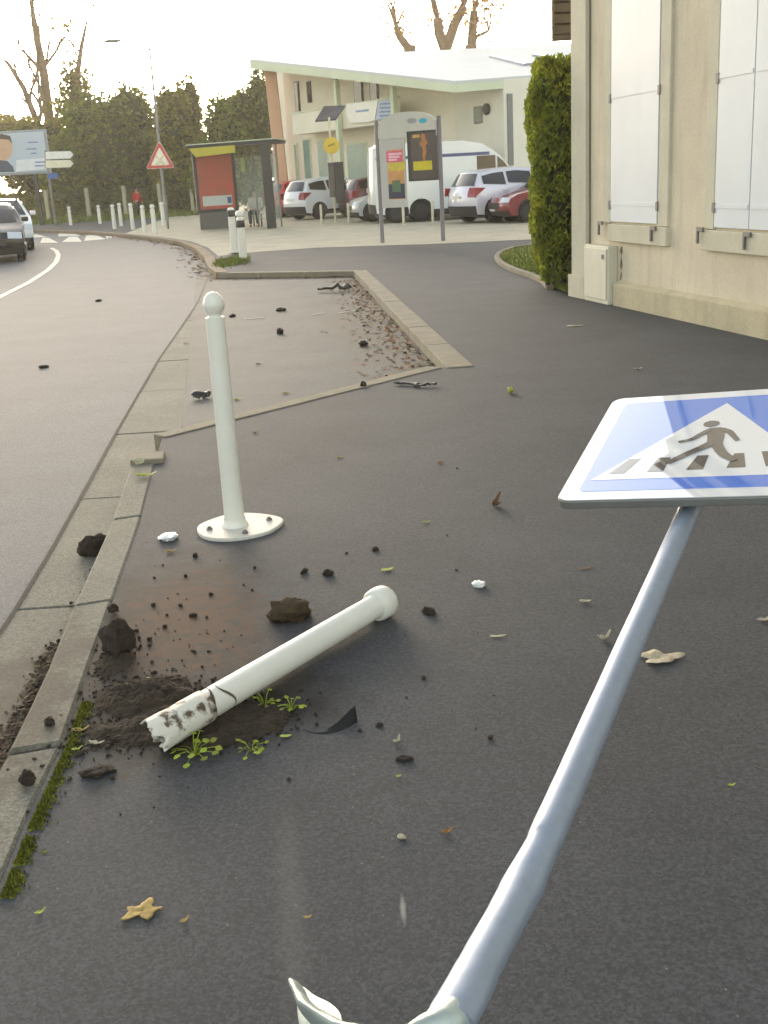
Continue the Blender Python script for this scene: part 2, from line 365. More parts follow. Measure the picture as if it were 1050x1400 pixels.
for (a, b, c_, d) in ((333,437.5,360,435),(425,431.5,444,429),(462,429.5,488,424.5)):
    A, B = G(a, b, bayz).xy, G(c_, d, bayz).xy; fm.add([Vector((*A, bayz+.004)), Vector((*B, bayz+.004)), Vector((B[0], B[1]+.10, bayz+.004)), Vector((A[0], A[1]+.10, bayz+.004))], [(0,1,2,3)])
fm.build('bay_marking_dashes', mat('worn_paint', (150, 147, 136), .8, .3, 20), kind='structure')

# ------------------------------------------------------------------ house on the right
H = Plane(G(788,404), G(1050,462))
hs = thing('house', 'cream rendered house with white shutters and pale stone surrounds', 'house', H.pt(0, 0))
LH, HH = 13.5, 7.6
b = MB(); b.wbox(H, .02, LH, -.19, HH, -8, 0); wpart(b, 'wall', M['render'], hs)
b = MB(); b.wbox(H, -.02, .40, -.19, HH-.2, -.1, .055); b.wbox(H, -.05, .43, -.18, .26, -.1, .09); wpart(b, 'corner_pilaster', M['stone'], hs, bevel=.01)
b = MB()
for s0 in (.43, 1.18): 
    if s0 > 1: b.prism([H.pt(s0, -.18, .002), H.pt(s0, -.18, .07), H.pt(s0, .235, .07), H.pt(s0, .27, .002)], H.u*(LH-s0))
wpart(b, 'plinth', M['plinth'], hs, bevel=.012)
def shutter(parent, s0, s1, z0, z1, o):
    b = MB(); n = 1; wd = (s1-s0)/n
    for i in range(n): b.wbox(H, s0+i*wd+.0015, s0+(i+1)*wd-.0015, z0, z1, o, o+.028)
    sh = wpart(b, 'shutter', M['shutter'], parent, bevel=.0025, seg=1)
    for z in (z0+.17, z0+1.27, z1-.25):
        if z < z1-.2: wpart(MB().wbox(H, s0+.02, s1-.02, z, z+.035, o+.0285, o+.034), 'strap_hinge', M['shutter'], sh)
    return sh
wins = [(1.02, 2.13, 1), (3.25, 4.43, 2), (6.4, 7.55, 2), (8.8, 9.95, 2), (11.1, 12.2, 2)]
for fl, (zb, zt) in enumerate(((.90, 3.42), (4.3, 5.9))):
    for s0, s1, nl in wins:
        b = MB(); z0 = zb-.21 if fl == 0 else zb-.12
        b.wbox(H, s0-.19, s0-.01, zb-.02, zt+.18, -.05, .03); b.wbox(H, s1+.01, s1+.22, zb-.02, zt+.18, -.05, .03); b.wbox(H, s0-.01, s1+.01, zt+.005, zt+.18, -.05, .03)
        b.wbox(H, s0-.19 if s0 > 2 else s0-.02, s1+.24, z0, zb-.025, -.05, .055)
        wf = wpart(b, 'window_surround', M['stone'], hs, bevel=.008)
        wd = (s1-s0)/nl
        for k in range(nl):
            sh = shutter(wf, s0+k*wd+.004, s0+(k+1)*wd-.004, zb, zt, .004)
        if fl == 0:
            for s in ((s0-.02, s1) if nl == 1 else (s0-.01, s1)):
                for z in (zb+.18, zb+1.28): wpart(MB().wbox(H, s-.02, s+.03, z-.05, z+.04, .031, .042), 'hinge_pin', M['iron'], wf, bevel=.004)
            for s, z in (((s0-.22), zb-.03), (((s0+s1)/2 if nl == 2 else s1-.05), zb-.05)):
                wpart(MB().wpoly(H, [(s-.015,z-.12),(s+.015,z-.12),(s+.015,z-.01),(s+.10,z-.01),(s+.10,z+.03),(s-.015,z+.03)], .056, .08), 'shutter_catch', M['iron'], wf, bevel=.004)
b = MB(); b.wbox(H, -.06, LH+.2, HH-.25, HH, -.2, .18); b.wbox(H, -.1, LH+.25, HH, HH+.1, -.3, .32); wpart(b, 'cornice', M['stone'], hs, bevel=.02)
b = MB(); b.prism([H.pt(-.15, HH+.1, .4), H.pt(-.15, HH+1.9, -3.9), H.pt(-.15, HH+.1, -8.3)], H.u*(LH+.3)); wpart(b, 'roof', M['tile'], hs)
b = MB(); b.wbox(H, .405, .43, .28, HH-.3, .001, .012); wpart(b, 'wall_joint_shade', mat('joint_shadow', (120, 110, 92), .9), hs)  # darker strip colours in the shade where pilaster meets wall
b = MB(); b.prism([H.pt(1.235+.02*sin(i*2.1)+(.035 if i < 7 else 0), .64-.36*(i/7 if i < 8 else (15-i)/7), .0008) for i in range(16)], H.n*.002)
wpart(b, 'damp_streak', mat('damp', (118, 108, 84), .9, .3, 20), hs)
# dark louvred shutter folded out from the end wall, high up
pe = Plane(P(758, 80, 14.2), P(778, 80, 14.2))
b = MB(); 
for i in range(14): b.wbox(pe, .0, pe.len+.06, 3.02+i*.12, 3.02+i*.12+.1, -.02, .03)
b.wbox(pe, .0, pe.len+.06, 3.0, 4.75, -.05, -.021); b.wbox(pe, -.03, .0, 2.98, 4.75, -.051, .04); b.wbox(pe, -.03, pe.len+.06, 2.95, 3.01, -.03, .05)
wpart(b, 'side_shutter', mat('brown_shutter', (88, 78, 62), .6, .2, 8), hs, bevel=.004)
# meter cabinet
cb = thing('utility_cabinet', 'white meter cabinet set against the foot of the house wall', 'cabinet', H.pt(.8, 0))
b = MB(); b.wbox(H, .50, 1.16, .0, .64, .001, .115); wpart(b, 'cabinet_body', M['box'], cb, bevel=.012)
b = MB(); b.wbox(H, .53, 1.13, .05, .61, .1155, .13); dr = wpart(b, 'door', M['box'], cb, bevel=.006)
b = MB(); b.wbox(H, 1.03, 1.07, .50, .55, .131, .14); wpart(b, 'lock', M['iron'], dr)

# ------------------------------------------------------------------ bollards near the camera
def bollard_profile(R, Ht):
    r = .05*R/.05
    return [(R*1.02, 0), (R*1.02, .03), (R, .035), (R*.9, Ht-.115), (R*.9, Ht-.11), (R*.62, Ht-.105), (R*.62, Ht-.095)], \
           [(0.001, Ht), (R*.45, Ht-.006), (R*.8, Ht-.022), (R*1.0, Ht-.05), (R*.98, Ht-.066), (R*.8, Ht-.085), (R*.64, Ht-.097)]
bp = G(322, 722)
bo = thing('bollard', 'white bollard with a ball top standing upright on its bolted base plate', 'bollard', bp)
shaft, ball = bollard_profile(.046, 1.07)
b = MB(); b.lathe([(.062, .012), (.06, .02), (.05, .035), (.049, .05)]+shaft[2:], 32); b.build('post', M['white'], bo, smooth=40)
b = MB(); b.lathe([(r*1.03, z) for r, z in ball[::-1]], 32); b.build('ball_top', M['white'], bo, smooth=50)
b = MB(); seg = 48
out = [(.19*(1+.05*sin(2*a+.6)+.03*sin(5*a))*cos(a)+.02, .195*(1+.05*cos(3*a))*sin(a)) for a in [2*pi*k/seg for k in range(seg)]]
b.prism([Vector((x, y, -.005)) for x, y in out], (0, 0, .02)); bpt = b.build('base_plate', M['white_worn'], bo, bevel=.006)
for a in (.35, 1.9, 3.5, 5.0):
    b = MB(); b.lathe([(.014, 0), (.014, .008), (.009, .009), (.009, .016), (.001, .017)], 6, o=(.02+.14*cos(a), .14*sin(a), .015)); b.build('bolt', M['iron'], bpt)

fa, fb_ = G(222, 1000, .05), G(533, 817, .055)
ax = (fb_-fa); L_ = ax.length; axn = ax.normalized()
fo = thing('bollard', 'white bollard snapped off and lying on the pavement with a torn lower end', 'bollard', (fa.x, fa.y, 0))
Mq = axn.to_track_quat('Z', 'Y').to_matrix()
shaft, ball = bollard_profile(.044, L_)
b = MB(); b.lathe([(.0450, .16), (.0450, .3), (.0445, .5), (.042, L_-.105), (.044, L_-.1), (.045, L_-.092)], 32, Mq, fa); wpart(b, 'post', M['white'], fo, smooth=40)
b = MB(); b.lathe([(r*1.13, z) for r, z in [(.047, L_-.094), (.051, L_-.088), (.053, L_-.05), (.05, L_-.03), (.038, L_-.012), (.02, L_-.002), (.001, L_)]], 32, Mq, fa); wpart(b, 'ball_top', M['white'], fo, smooth=50)
# torn lower end: ragged rim, open tube
seg = 56; rows = []
for z in (.17, .13, .09, .05, .01, -.03, -.06):
    row = []; t = (.17-z)/.23
    for k in range(seg+1):
        a = 2*pi*(k % seg)/seg; v = Vector((cos(a)*1.6, sin(a)*1.6, 4.2))
        cut = .06*(1-cos(a-2.2))*.5+.03*noise.noise(v*1.5)+.012*noise.noise(v*4)
        zz_ = z+(cut*t**1.2)
        r = .0449*(1+.13*t*sin(2*a+.5)-.05*t)+.004*t*noise.noise(Vector((cos(a)*3, sin(a)*3, z*30)))
        row.append(fa + Mq @ Vector((r*cos(a), r*sin(a), zz_)))
    rows.append(row)
b = MB(); b.grid(rows); o = wpart(b, 'torn_end', mat('scraped_paint', (220, 216, 202), .55, .5, 16, .3, 50, c2=(92, 76, 56), sharp=1), fo, smooth=50)
md = o.modifiers.new('t', 'SOLIDIFY'); md.thickness = .005
b = MB()
for zc, w_ in ((.175, .02), (.235, .012)):
    rr = []
    for q in (0, 1):
        rr.append([fa + Mq @ Vector((.0458*cos(a), .0458*sin(a), zc+.02*sin(a*2+zc*30)+q*w_*(.6+.4*sin(3*a)))) for a in [2*pi*k/32 for k in range(33)]])
    b.grid(rr)
wpart(b, 'scrape_band', mat('scrape', (96, 84, 68), .8, .4, 40), fo)
b = MB(); b.lathe([(.001, .1), (.041, .1)], 20, Mq, fa); wpart(b, 'inner_dirt', M['soil'], fo)

# ------------------------------------------------------------------ fallen crossing sign
C0 = Vector((.893, 2.846, .784)); a0 = (.184, -.101, -.428)
RS = Matrix.Rotation(a0[2], 3, 'Z') @ Matrix.Rotation(a0[0], 3, 'X') @ Matrix.Rotation(a0[1], 3, 'Y')
S = .7
def SP(x, y, z=0): return C0 + RS @ Vector((x*S, y*S, z))
sg = thing('crossing_sign', 'knocked over blue pedestrian crossing sign on a bent steel pole', 'road sign', (-.1, 1.3, 0))
def rrect(h, r, n=8):
    o = []
    for cx, cy, a in ((h-r, h-r, 0), (-h+r, h-r, 90), (-h+r, -h+r, 180), (h-r, -h+r, 270)):
        for k in range(n+1):
            t = radians(a+90*k/n); o.append((cx+r*cos(t), cy+r*sin(t)))
    return o
film = dict(coat=1.0, croughn=.02, rough=.45, coatior=3.2)
M['s_white'] = mat('sign_white', (236, 238, 240), var=.015, **film)
M['s_blue'] = mat('sign_blue', (0, 112, 226), var=.03, **film)
M['s_black'] = mat('sign_black', (22, 22, 34), var=.05, **film)
nv = RS @ Vector((0, 0, 1))
def flat(pts, z0, th): b = MB(); b.prism([SP(x, y, z0) for x, y in pts], nv*th); return b
pl = wpart(flat(rrect(.5, .055), -.024, .022), 'sign_panel', M['greymetal'], sg, bevel=.003)
wpart(flat(rrect(.494, .05), -.0015, .002), 'white_face', M['s_white'], pl)
wpart(flat(rrect(.428, .028), .0008, .0005), 'blue_field', M['s_blue'], pl)
wpart(flat([(-.405, -.335), (.405, -.335), (0, .36)], .0016, .0005), 'white_triangle', M['s_white'], pl)
for st in ([(-.345,-.285),(-.288,-.285),(-.250,-.158),(-.294,-.158)], [(-.205,-.28),(-.145,-.28),(-.138,-.158),(-.183,-.158)], [(-.064,-.275),(-.003,-.275),(0,-.153),(-.041,-.153)], [(.078,-.27),(.144,-.27),(.125,-.147),(.09,-.147)], [(.212,-.268),(.28,-.268),(.235,-.14),(.185,-.14)]):
    wpart(flat(st, .0024, .0005), 'crossing_stripe', M['s_black'], pl)
def limb(pts, ws):
    P_, W_ = [], []
    for i in range(len(pts)-1):                     # a smooth curve through the joints
        p0, p1, p2, p3 = (Vector(pts[max(0, min(len(pts)-1, k))]) for k in (i-1, i, i+1, i+2))
        for k in range(5):
            t = k/5; P_.append(.5*((2*p1)+(p2-p0)*t+(2*p0-5*p1+4*p2-p3)*t*t+(3*p1-p0-3*p2+p3)*t**3)); W_.append(.88*(ws[i]+(ws[i+1]-ws[i])*t))
    P_.append(Vector(pts[-1])); W_.append(.88*ws[-1]); pts, ws = P_, W_
    A = []; B = []
    for i, p in enumerate(pts):
        t = (Vector(pts[min(i+1, len(pts)-1)])-Vector(pts[max(i-1, 0)])).normalized(); n_ = Vector((-t.y, t.x))*ws[i]/2
        A.append(tuple(Vector(p)+n_)); B.append(tuple(Vector(p)-n_))
    return A+B[::-1]
b = MB()
figs = [[(-.032+.031*cos(2*pi*k/18), .146+.03*sin(2*pi*k/18)) for k in range(18)],
        [(-.042,.088),(-.03,.103),(.008,.105),(.024,.094),(.034,.02),(.036,-.05),(-.02,-.055),(-.03,.02)],
        limb([(.012,.088),(.045,.06),(.068,.015),(.088,-.03)], [.03,.03,.026,.022]),
        limb([(-.03,.085),(-.06,.04),(-.085,.0),(-.132,-.022)], [.03,.028,.026,.02]),
        limb([(.012,-.04),(.03,-.1),(.055,-.155),(.1,-.212)], [.05,.046,.042,.03]),
        limb([(.0,-.04),(-.035,-.085),(-.085,-.14),(-.14,-.212)], [.05,.042,.036,.03])]
for k, f_ in enumerate(figs): b.prism([SP(x, y, .003+.0002*k) for x, y in f_], nv*.0005)
wpart(b, 'walking_figure', M['s_black'], pl)
for y in (-.27, .2):
    b = MB(); b.prism([SP(x, yy, -.026) for x, yy in ((-.4,y),(.4,y),(.4,y+.05),(-.4,y+.05))], nv*-.018); wpart(b, 'rear_rail', M['greymetal'], pl)
pA, pB = D(939, 705, 2.83), D(796, 1032, 2.02); pu = (pA-pB).normalized()
pts = [pA+pu*.5, pA+pu*.25, pA, pA.lerp(pB, .5), pB, pB-pu*.13, pB-pu*.222, pB-pu*.236, D(714, 1212, 1.792), D(691, 1256, 1.735), D(654, 1324, 1.655), D(632, 1366, 1.61), D(617, 1394, 1.585)]
rad = [.0268, .0268, .0268, .0275, .0283, .0284, .0284, .0266, .0310, .0296, .0298, .0305, .030]
fl = [(1,1)]*6+[(1,1.0),(.97,1.02),(1.0,1.05),(.97,1.03),(.93,1.05),(.86,1.10),(.85,1.1)]
def dense(pts, *arr, n=4):
    o = [[] for _ in range(1+len(arr))]
    for i in range(len(pts)-1):
        for k in range(n):
            t = k/n; o[0].append(Vector(pts[i]).lerp(Vector(pts[i+1]), t))
            for j, a in enumerate(arr):
                x, y = a[i], a[i+1]; o[j+1].append(tuple(p+(q-p)*t for p, q in zip(x, y)) if isinstance(x, tuple) else x+(y-x)*t)
    o[0].append(Vector(pts[-1]))
    for j, a in enumerate(arr): o[j+1].append(a[-1])
    return o
pp, rr_, ff = dense(pts[2:], rad[2:], fl[2:], n=5)
b = MB(); b.tube(pts[:2]+pp, [.034, .034]+rr_, 32, True, [(1,1),(1,1)]+ff)
po = wpart(b, 'pole', M['galv'], sg, smooth=40)
tx = bpy.data.textures.new('dent', 'CLOUDS'); tx.noise_scale = .06
md = po.modifiers.new('d', 'DISPLACE'); md.texture = tx; md.strength = .003; md.mid_level = .5; md.texture_coords = 'LOCAL'
# crushed foot: the tube folds over to the left and is squashed flat where it tore at the ground
cr = [D(624, 1384, 1.595), D(602, 1410, 1.575), D(572, 1428, 1.58), D(530, 1432, 1.6), D(480, 1424, 1.64), D(440, 1400, 1.70), D(412, 1356, 1.78)]
cl = [(.9,1.05),(1.2,.7),(1.15,.5),(1.1,.4),(1.2,.3),(1.25,.24),(1.0,.2)]
pp, rr_, ff = dense(cr, [.029,.031,.033,.036,.039,.043,.03], cl, n=5)
b = MB(); b.tube(pp, rr_, 28, True, ff); cf = wpart(b, 'crushed_foot', M['galvd'], sg, smooth=45)
md = cf.modifiers.new('d', 'DISPLACE'); md.texture = tx; md.strength = .014; md.mid_level = .5; md.texture_coords = 'LOCAL'
b = MB(); q = D(470, 1460, 1.67); g0 = G(470, 1560, -.03)
pp, rr_, ff = dense([D(515, 1434, 1.61), q, q.lerp(g0, .5)+Vector((.02, -.02, 0)), g0], [.034,.038,.036,.036], [(1.1,.5),(1.2,.45),(1,.8),(1,1)], n=4)
b.tube(pp, rr_, 20, True, ff); o = wpart(b, 'buckled_stub', M['galvd'], sg, smooth=45)
fl_ = MB(); a_, b_, c_ = D(408, 1338, 1.810), D(470, 1386, 1.680), D(432, 1420, 1.700)
rows = [[a_+Vector((0,0,.0)), a_.lerp(b_, .35)+Vector((0,0,-.012)), a_.lerp(b_, .7)+Vector((0,0,.004)), b_], [D(404, 1378, 1.760), D(424, 1392, 1.720), D(446, 1398, 1.690), D(470, 1404, 1.660)], [D(412, 1420, 1.720), D(430, 1424, 1.700), D(450, 1428, 1.670), D(474, 1432, 1.645)]]
fl_.grid(rows); o = wpart(fl_, 'torn_flap', M['galvd'], cf, smooth=60)
md = o.modifiers.new('t', 'SOLIDIFY'); md.thickness = .004; md = o.modifiers.new('s', 'SUBSURF'); md.levels = md.render_levels = 2
# ------------------------------------------------------------------ vegetation builders
def leaf_cloud(mb, blobs, n, size, r, up=.3, edge=.55):
    tot = sum(a[1][0]*a[1][1]*a[1][2] for a in blobs)
    for cen, rad in blobs:
        k = int(n*rad[0]*rad[1]*rad[2]/tot)
        for _ in range(k):
            while True:
                v = Vector((r.gauss(0, 1), r.gauss(0, 1), r.gauss(0, 1)))
                if v.length > .1: break
            v.normalize(); q = edge+(1-edge)*r.random()**.6
            p = Vector(cen)+Vector((v.x*rad[0], v.y*rad[1], v.z*rad[2]))*q*(1+.25*noise.noise(v*2.3+Vector(cen)*.3))
            if noise.noise(p*(1.6/max(.5, min(rad)))+Vector((3, 1, 7))) < -.22 and r.random() < .8: continue
            s = size*(.6+.8*r.random()); t = Vector((r.uniform(-1, 1), r.uniform(-1, 1), r.uniform(-1, 1)*.7)).normalized()
            b = t.cross(Vector((r.uniform(-1, 1), r.uniform(-1, 1), up+r.random()))).normalized()
            mb.add([p-t*s, p+b*s*.5, p+t*s, p-b*s*.5], [(0, 1, 2, 3)])
def branch(mb, p, d, L, rad, depth, r, spread=.55, tips=None, up=.15, seg=6):
    pts = [Vector(p)]; rr = [rad]; d = Vector(d).normalized(); n = 4
    for i in range(n):
        d = (d + Vector((r.uniform(-1, 1), r.uniform(-1, 1), r.uniform(-.4, .8)))*.14 + Vector((0, 0, up*.2))).normalized()
        pts.append(pts[-1]+d*L/n); rr.append(rad*(1-.55*(i+1)/n))
    mb.tube(pts, rr, seg, True)
    if depth == 0:
        if tips is not None: tips.append(pts[-1])
        return
    for k in range(r.choice((2, 3, 3))):
        i = r.choice((2, 3, 4)); q = (d+Vector((r.uniform(-1, 1), r.uniform(-1, 1), r.uniform(-.2, .9)))*spread).normalized()
        branch(mb, pts[i], q, L*r.uniform(.5, .75), rr[i]*.75, depth-1, r, spread, tips, up, 5)
M['bark'] = mat('bark', (128, 104, 78), .95, .3, 6)
M['barkd'] = mat('dark_bark', (60, 50, 40), .95, .3, 6)
M['leaf_dark'] = mat('dark_foliage', (108, 118, 40), .8, .25, .5, island=.4, transl=.5)
M['leaf_olive'] = mat('olive_foliage', (128, 124, 42), .8, .25, .5, island=.4, transl=.5)
M['leaf_yel'] = mat('yellow_foliage', (176, 138, 56), .8, .25, .6, island=.35, transl=.45)
M['leaf_hedge'] = mat('conifer_foliage', (154, 162, 46), .8, .3, 3.2, island=.5, c2=(80, 98, 28), transl=.4)
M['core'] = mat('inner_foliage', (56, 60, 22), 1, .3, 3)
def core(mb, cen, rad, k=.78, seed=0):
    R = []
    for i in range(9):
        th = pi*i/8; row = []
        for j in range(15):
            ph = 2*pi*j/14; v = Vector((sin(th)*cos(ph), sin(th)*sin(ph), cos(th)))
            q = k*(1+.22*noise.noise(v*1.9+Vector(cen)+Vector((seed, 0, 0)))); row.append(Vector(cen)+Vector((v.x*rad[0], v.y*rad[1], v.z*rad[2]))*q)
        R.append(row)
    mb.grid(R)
def bushy_tree(name, label, blobs, n, size, m, base, seed, group, trunk_h=2.0, corek=.74):
    r = random.Random(seed); t = thing(name, label, 'tree', base, 0, group)
    b = MB(); leaf_cloud(b, blobs, n, size, r)
    wpart(b, 'crown', m, t)
    if corek:
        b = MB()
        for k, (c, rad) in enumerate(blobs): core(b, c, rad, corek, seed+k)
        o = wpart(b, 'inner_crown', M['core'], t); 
    b = MB(); top = Vector(blobs[0][0]); b.tube([Vector(base)-Vector((0,0,.2)), Vector(base).lerp(top, .5), top], [.28, .2, .1], 8); wpart(b, 'trunk', M['barkd'], t)
    return t
def ell(px, py, Y, rx, rz, ry=None): c = P(px, py, Y); return (tuple(c), (rx*Y/F, (ry or rx)*Y/F, rz*Y/F))
TG = 'trees behind the fence'
Y = 74
bushy_tree('evergreen_tree', 'broad dark evergreen tree in the middle of the row behind the fence', [ell(150,205,Y,62,70), ell(122,180,Y,36,50), ell(176,172,Y,38,55), ell(196,230,Y,42,50), ell(100,235,Y,42,48)], 30000, .17, M['leaf_dark'], tuple(G(150,290)), 11, TG)
bushy_tree('evergreen_tree', 'ragged evergreen tree with two upright tips, directly behind the triangular sign', [ell(245,200,Y-3,34,75), ell(262,150,Y-3,14,46), ell(228,160,Y-3,13,40), ell(250,245,Y-3,40,50)], 20000, .15, M['leaf_olive'], (P(248,280,Y-3).x, Y-3, 0), 12, TG)
bushy_tree('evergreen_tree', 'dark rounded evergreen tree behind the bus shelter', [ell(316,200,Y-6,38,66), ell(335,165,Y-6,26,42), ell(300,235,Y-6,44,50), ell(345,225,Y-6,36,60), ell(358,150,Y-6,22,56)], 20000, .16, M['leaf_dark'], (P(318,280,Y-6).x, Y-6, 0), 13, TG)
bushy_tree('evergreen_tree', 'small olive bush behind the billboard', [ell(40,215,Y+4,40,50), ell(75,200,Y+4,26,34), ell(5,195,Y+4,30,30)], 9000, .17, M['leaf_olive'], (P(45,285,Y+4).x, Y+4, 0), 14, TG)
bushy_tree('evergreen_tree', 'distant low tree above the billboard', [ell(-10,185,95,60,26), ell(20,180,95,30,20)], 5000, .2, M['leaf_olive'], (P(0,285,95).x, 95, 0), 15, TG)
# two young trees half bare with yellowing leaves
def bare_tree(label, pts, rads, seed, depth, m, leaves=0, blobs=None, group='bare trees against the sky', Y=80, L=2.6, spread=.55, cat='tree'):
    r = random.Random(seed); P3 = [P(px, py, Y) for px, py in pts]; base = Vector((P3[0].x, P3[0].y, -.1)); t = thing('bare_tree', label, cat, base, 0, group)
    b = MB(); b.tube([base]+P3, [rads[0]*1.2]+rads, 8); tips = []
    for i in range(1, len(P3)):
        for k in range(3):
            a = r.uniform(0, 2*pi); branch(b, P3[i-1].lerp(P3[i], r.random()), (cos(a)*.7, sin(a)*.5, .9), L*r.uniform(.6, 1.1), rads[i]*.55, depth, r, spread, tips)
    wpart(b, 'trunk', m, t)
    if leaves:
        b = MB()
        for p in tips:
            for _ in range(leaves):
                q = p+Vector((r.gauss(0, .45), r.gauss(0, .45), r.gauss(0, .45))); s = .11*(.6+r.random()); a = Vector((r.uniform(-1,1), r.uniform(-1,1), r.uniform(-1,1))).normalized(); c = a.cross(Vector((.3, .2, 1))).normalized(); b.add([q-a*s, q+c*s*.6, q+a*s, q-c*s*.6], [(0,1,2,3)])
        for bl in blobs or []: leaf_cloud(b, [bl], 700, .2, r, edge=.1)
        wpart(b, 'crown', M['leaf_yel'] if not blobs else M['leaf_olive'], t)
    return t
bare_tree('tall slender bare tree, its trunk forking high above the billboard', [(72,240),(68,170),(60,100),(47,35),(40,-20)], [.42,.38,.31,.21,.1], 21, 3, M['bark'], Y=82, L=2.8)
bare_tree('leaning bare tree left of the tall one, with a spread of thin boughs', [(60,240),(50,165),(32,120),(12,88),(4,80)], [.3,.26,.2,.14,.07], 22, 3, M['bark'], Y=84, L=2.0)
bare_tree('thin tree with a clump of yellow leaves below its bare tip', [(104,240),(104,150),(106,100),(112,60),(119,28)], [.3,.26,.2,.14,.07], 23, 3, M['bark'], 3, [ell(103,120,80,26,34), ell(98,150,80,34,22)], Y=80, L=1.6)
PG = 'pollarded trees behind the white roof'
def pollard(label, px, forks, seed):
    r = random.Random(seed); Y = 78; base = P(px, 250, Y); base.z = -.1
    t = thing('pollard_tree', label, 'tree', base, 0, PG); b = MB(); head = P(px, 62, Y); b.tube([base, base.lerp(head, .5), head], [.5, .42, .40], 10); tips = []
    for qx, qy, rr in forks:
        e = P(qx, qy, Y); mid = head.lerp(e, .5)+Vector((r.uniform(-.2, .2), 0, r.uniform(-.1, .3))); b.tube([head-Vector((0, 0, .3)), mid, e], [rr, rr*.9, rr*.75], 9)
        for k in range(4): branch(b, e, (r.uniform(-.6, .6), r.uniform(-.5, .5), 1), 1.6, rr*.4, 1, r, .5, tips)
        for k in range(3): branch(b, mid, (r.uniform(-1, 1), r.uniform(-.5, .5), .5), .7, rr*.22, 1, r, .7, tips)
    wpart(b, 'trunk', M['bark'], t); b = MB()
    for p in tips:
        for _ in range(9):
            q = p+Vector((r.gauss(0, .4), r.gauss(0, .4), r.gauss(0, .4))); s = .13*(.6+r.random()); a = Vector((r.uniform(-1,1), r.uniform(-1,1), r.uniform(-1,1))).normalized(); c = a.cross(Vector((.3, .2, 1))).normalized(); b.add([q-a*s, q+c*s*.6, q+a*s, q-c*s*.6], [(0,1,2,3)])
    wpart(b, 'crown', M['leaf_yel'], t)
pollard('pollarded tree with a single stubby leaning bough above the roof', 560, [(541,36,.28)], 31)
pollard('thick pollarded tree with two raised boughs making a cup shape', 609, [(598,25,.38), (634,8,.36)], 32)
pollard('upright pollarded trunk with yellow leaves, nearest the house', 644, [(648,15,.32), (668,42,.12)], 33)
# clipped hedge behind the fence, long and dull
hb = MB(); r = random.Random(5); A, B = P(-60,280,80), P(268,280,72)
for i in range(9000):
    p = Vector((A.x, A.y, 0)).lerp(Vector((B.x, B.y, 0)), r.random())+Vector((r.uniform(-.2, .2), r.uniform(-.5, .3), r.random()**.8*1.75)); s = .2*(.6+r.random()); a = Vector((r.uniform(-1,1), r.uniform(-.6,.6), r.uniform(-1,1))).normalized(); c = a.cross(Vector((.1, 1, .3))).normalized(); s *= .7; hb.add([p-a*s, p+c*s*.6, p+a*s, p-c*s*.6], [(0,1,2,3)])
hd = thing('hedge', 'long clipped dull green hedge running along behind the wire fence', 'hedge', (A.x, A.y, 0))
wpart(hb, 'foliage', M['leaf_olive'], hd)
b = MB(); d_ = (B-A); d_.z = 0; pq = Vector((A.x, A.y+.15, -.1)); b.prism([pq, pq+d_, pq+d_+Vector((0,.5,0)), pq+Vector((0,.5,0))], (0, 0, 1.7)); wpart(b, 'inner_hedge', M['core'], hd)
# conifer hedge beside the house
hc = Vector((P(726, 230, 14.15).x+.46, 14.5, 0)); r = random.Random(9)
ch = thing('hedge', 'tall clipped yellow-green conifer hedge beside the house corner', 'hedge', hc)
b = MB(); ux = Vector((.99, .14, 0)); uy = Vector((.10, .995, 0)); HT = 2.78
def hedge_w(z): return (.40+.06*noise.noise(Vector((z*1.7, 0, 3)))) * (1 if z > .75 else .55+.6*z) * (1 if z < HT-.3 else 1-.4*((z-HT+.3)/.3)**2)
for i in range(32000):
    z = .16+(HT-.16)*r.random(); face = r.random()
    wd = hedge_w(z)+.07*noise.noise(Vector((0, z*3.1, face*4)))
    if face < .45: x, y = -wd*(1-.25*r.random()**2), r.uniform(-.42, .7)
    elif face < .9: x, y = r.uniform(-wd, 1.6), -.42*(1-.3*r.random()**2)*min(1, wd/.36)
    else: x, y, z = r.uniform(-wd*.9, 1.6), r.uniform(-.4, .7), HT-.12*r.random()
    p = hc+ux*x+uy*y+Vector((0, 0, z))
    p += Vector((1, 1, 1))*.06*noise.noise(p*4)
    if noise.noise(p*5.5) < -.28 and r.random() < .75: continue
    s = .029*(.6+r.random()); a = Vector((r.uniform(-.7,.7), r.uniform(-.7,.7), r.uniform(.2,1))).normalized(); c = a.cross(Vector((r.uniform(-1,1), r.uniform(-1,1), .2))).normalized()
    b.add([p-a*s, p+c*s*.5, p+a*s*1.3, p-c*s*.5], [(0,1,2,3)])
wpart(b, 'foliage', M['leaf_hedge'], ch)
b = MB(); ring = []
for i in range(14):
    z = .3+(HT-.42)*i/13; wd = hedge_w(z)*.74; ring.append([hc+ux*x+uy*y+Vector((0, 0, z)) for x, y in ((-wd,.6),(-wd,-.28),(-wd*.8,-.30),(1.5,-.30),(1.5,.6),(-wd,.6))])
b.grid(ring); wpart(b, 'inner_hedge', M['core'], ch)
b = MB()
for k in range(7):
    q = hc+ux*(-.22+.2*k)+uy*r.uniform(-.25, .1); b.tube([q-Vector((0,0,.05)), q+Vector((r.uniform(-.05,.05), 0, .45))], [.035, .025], 7)
wpart(b, 'trunk', M['barkd'], ch)
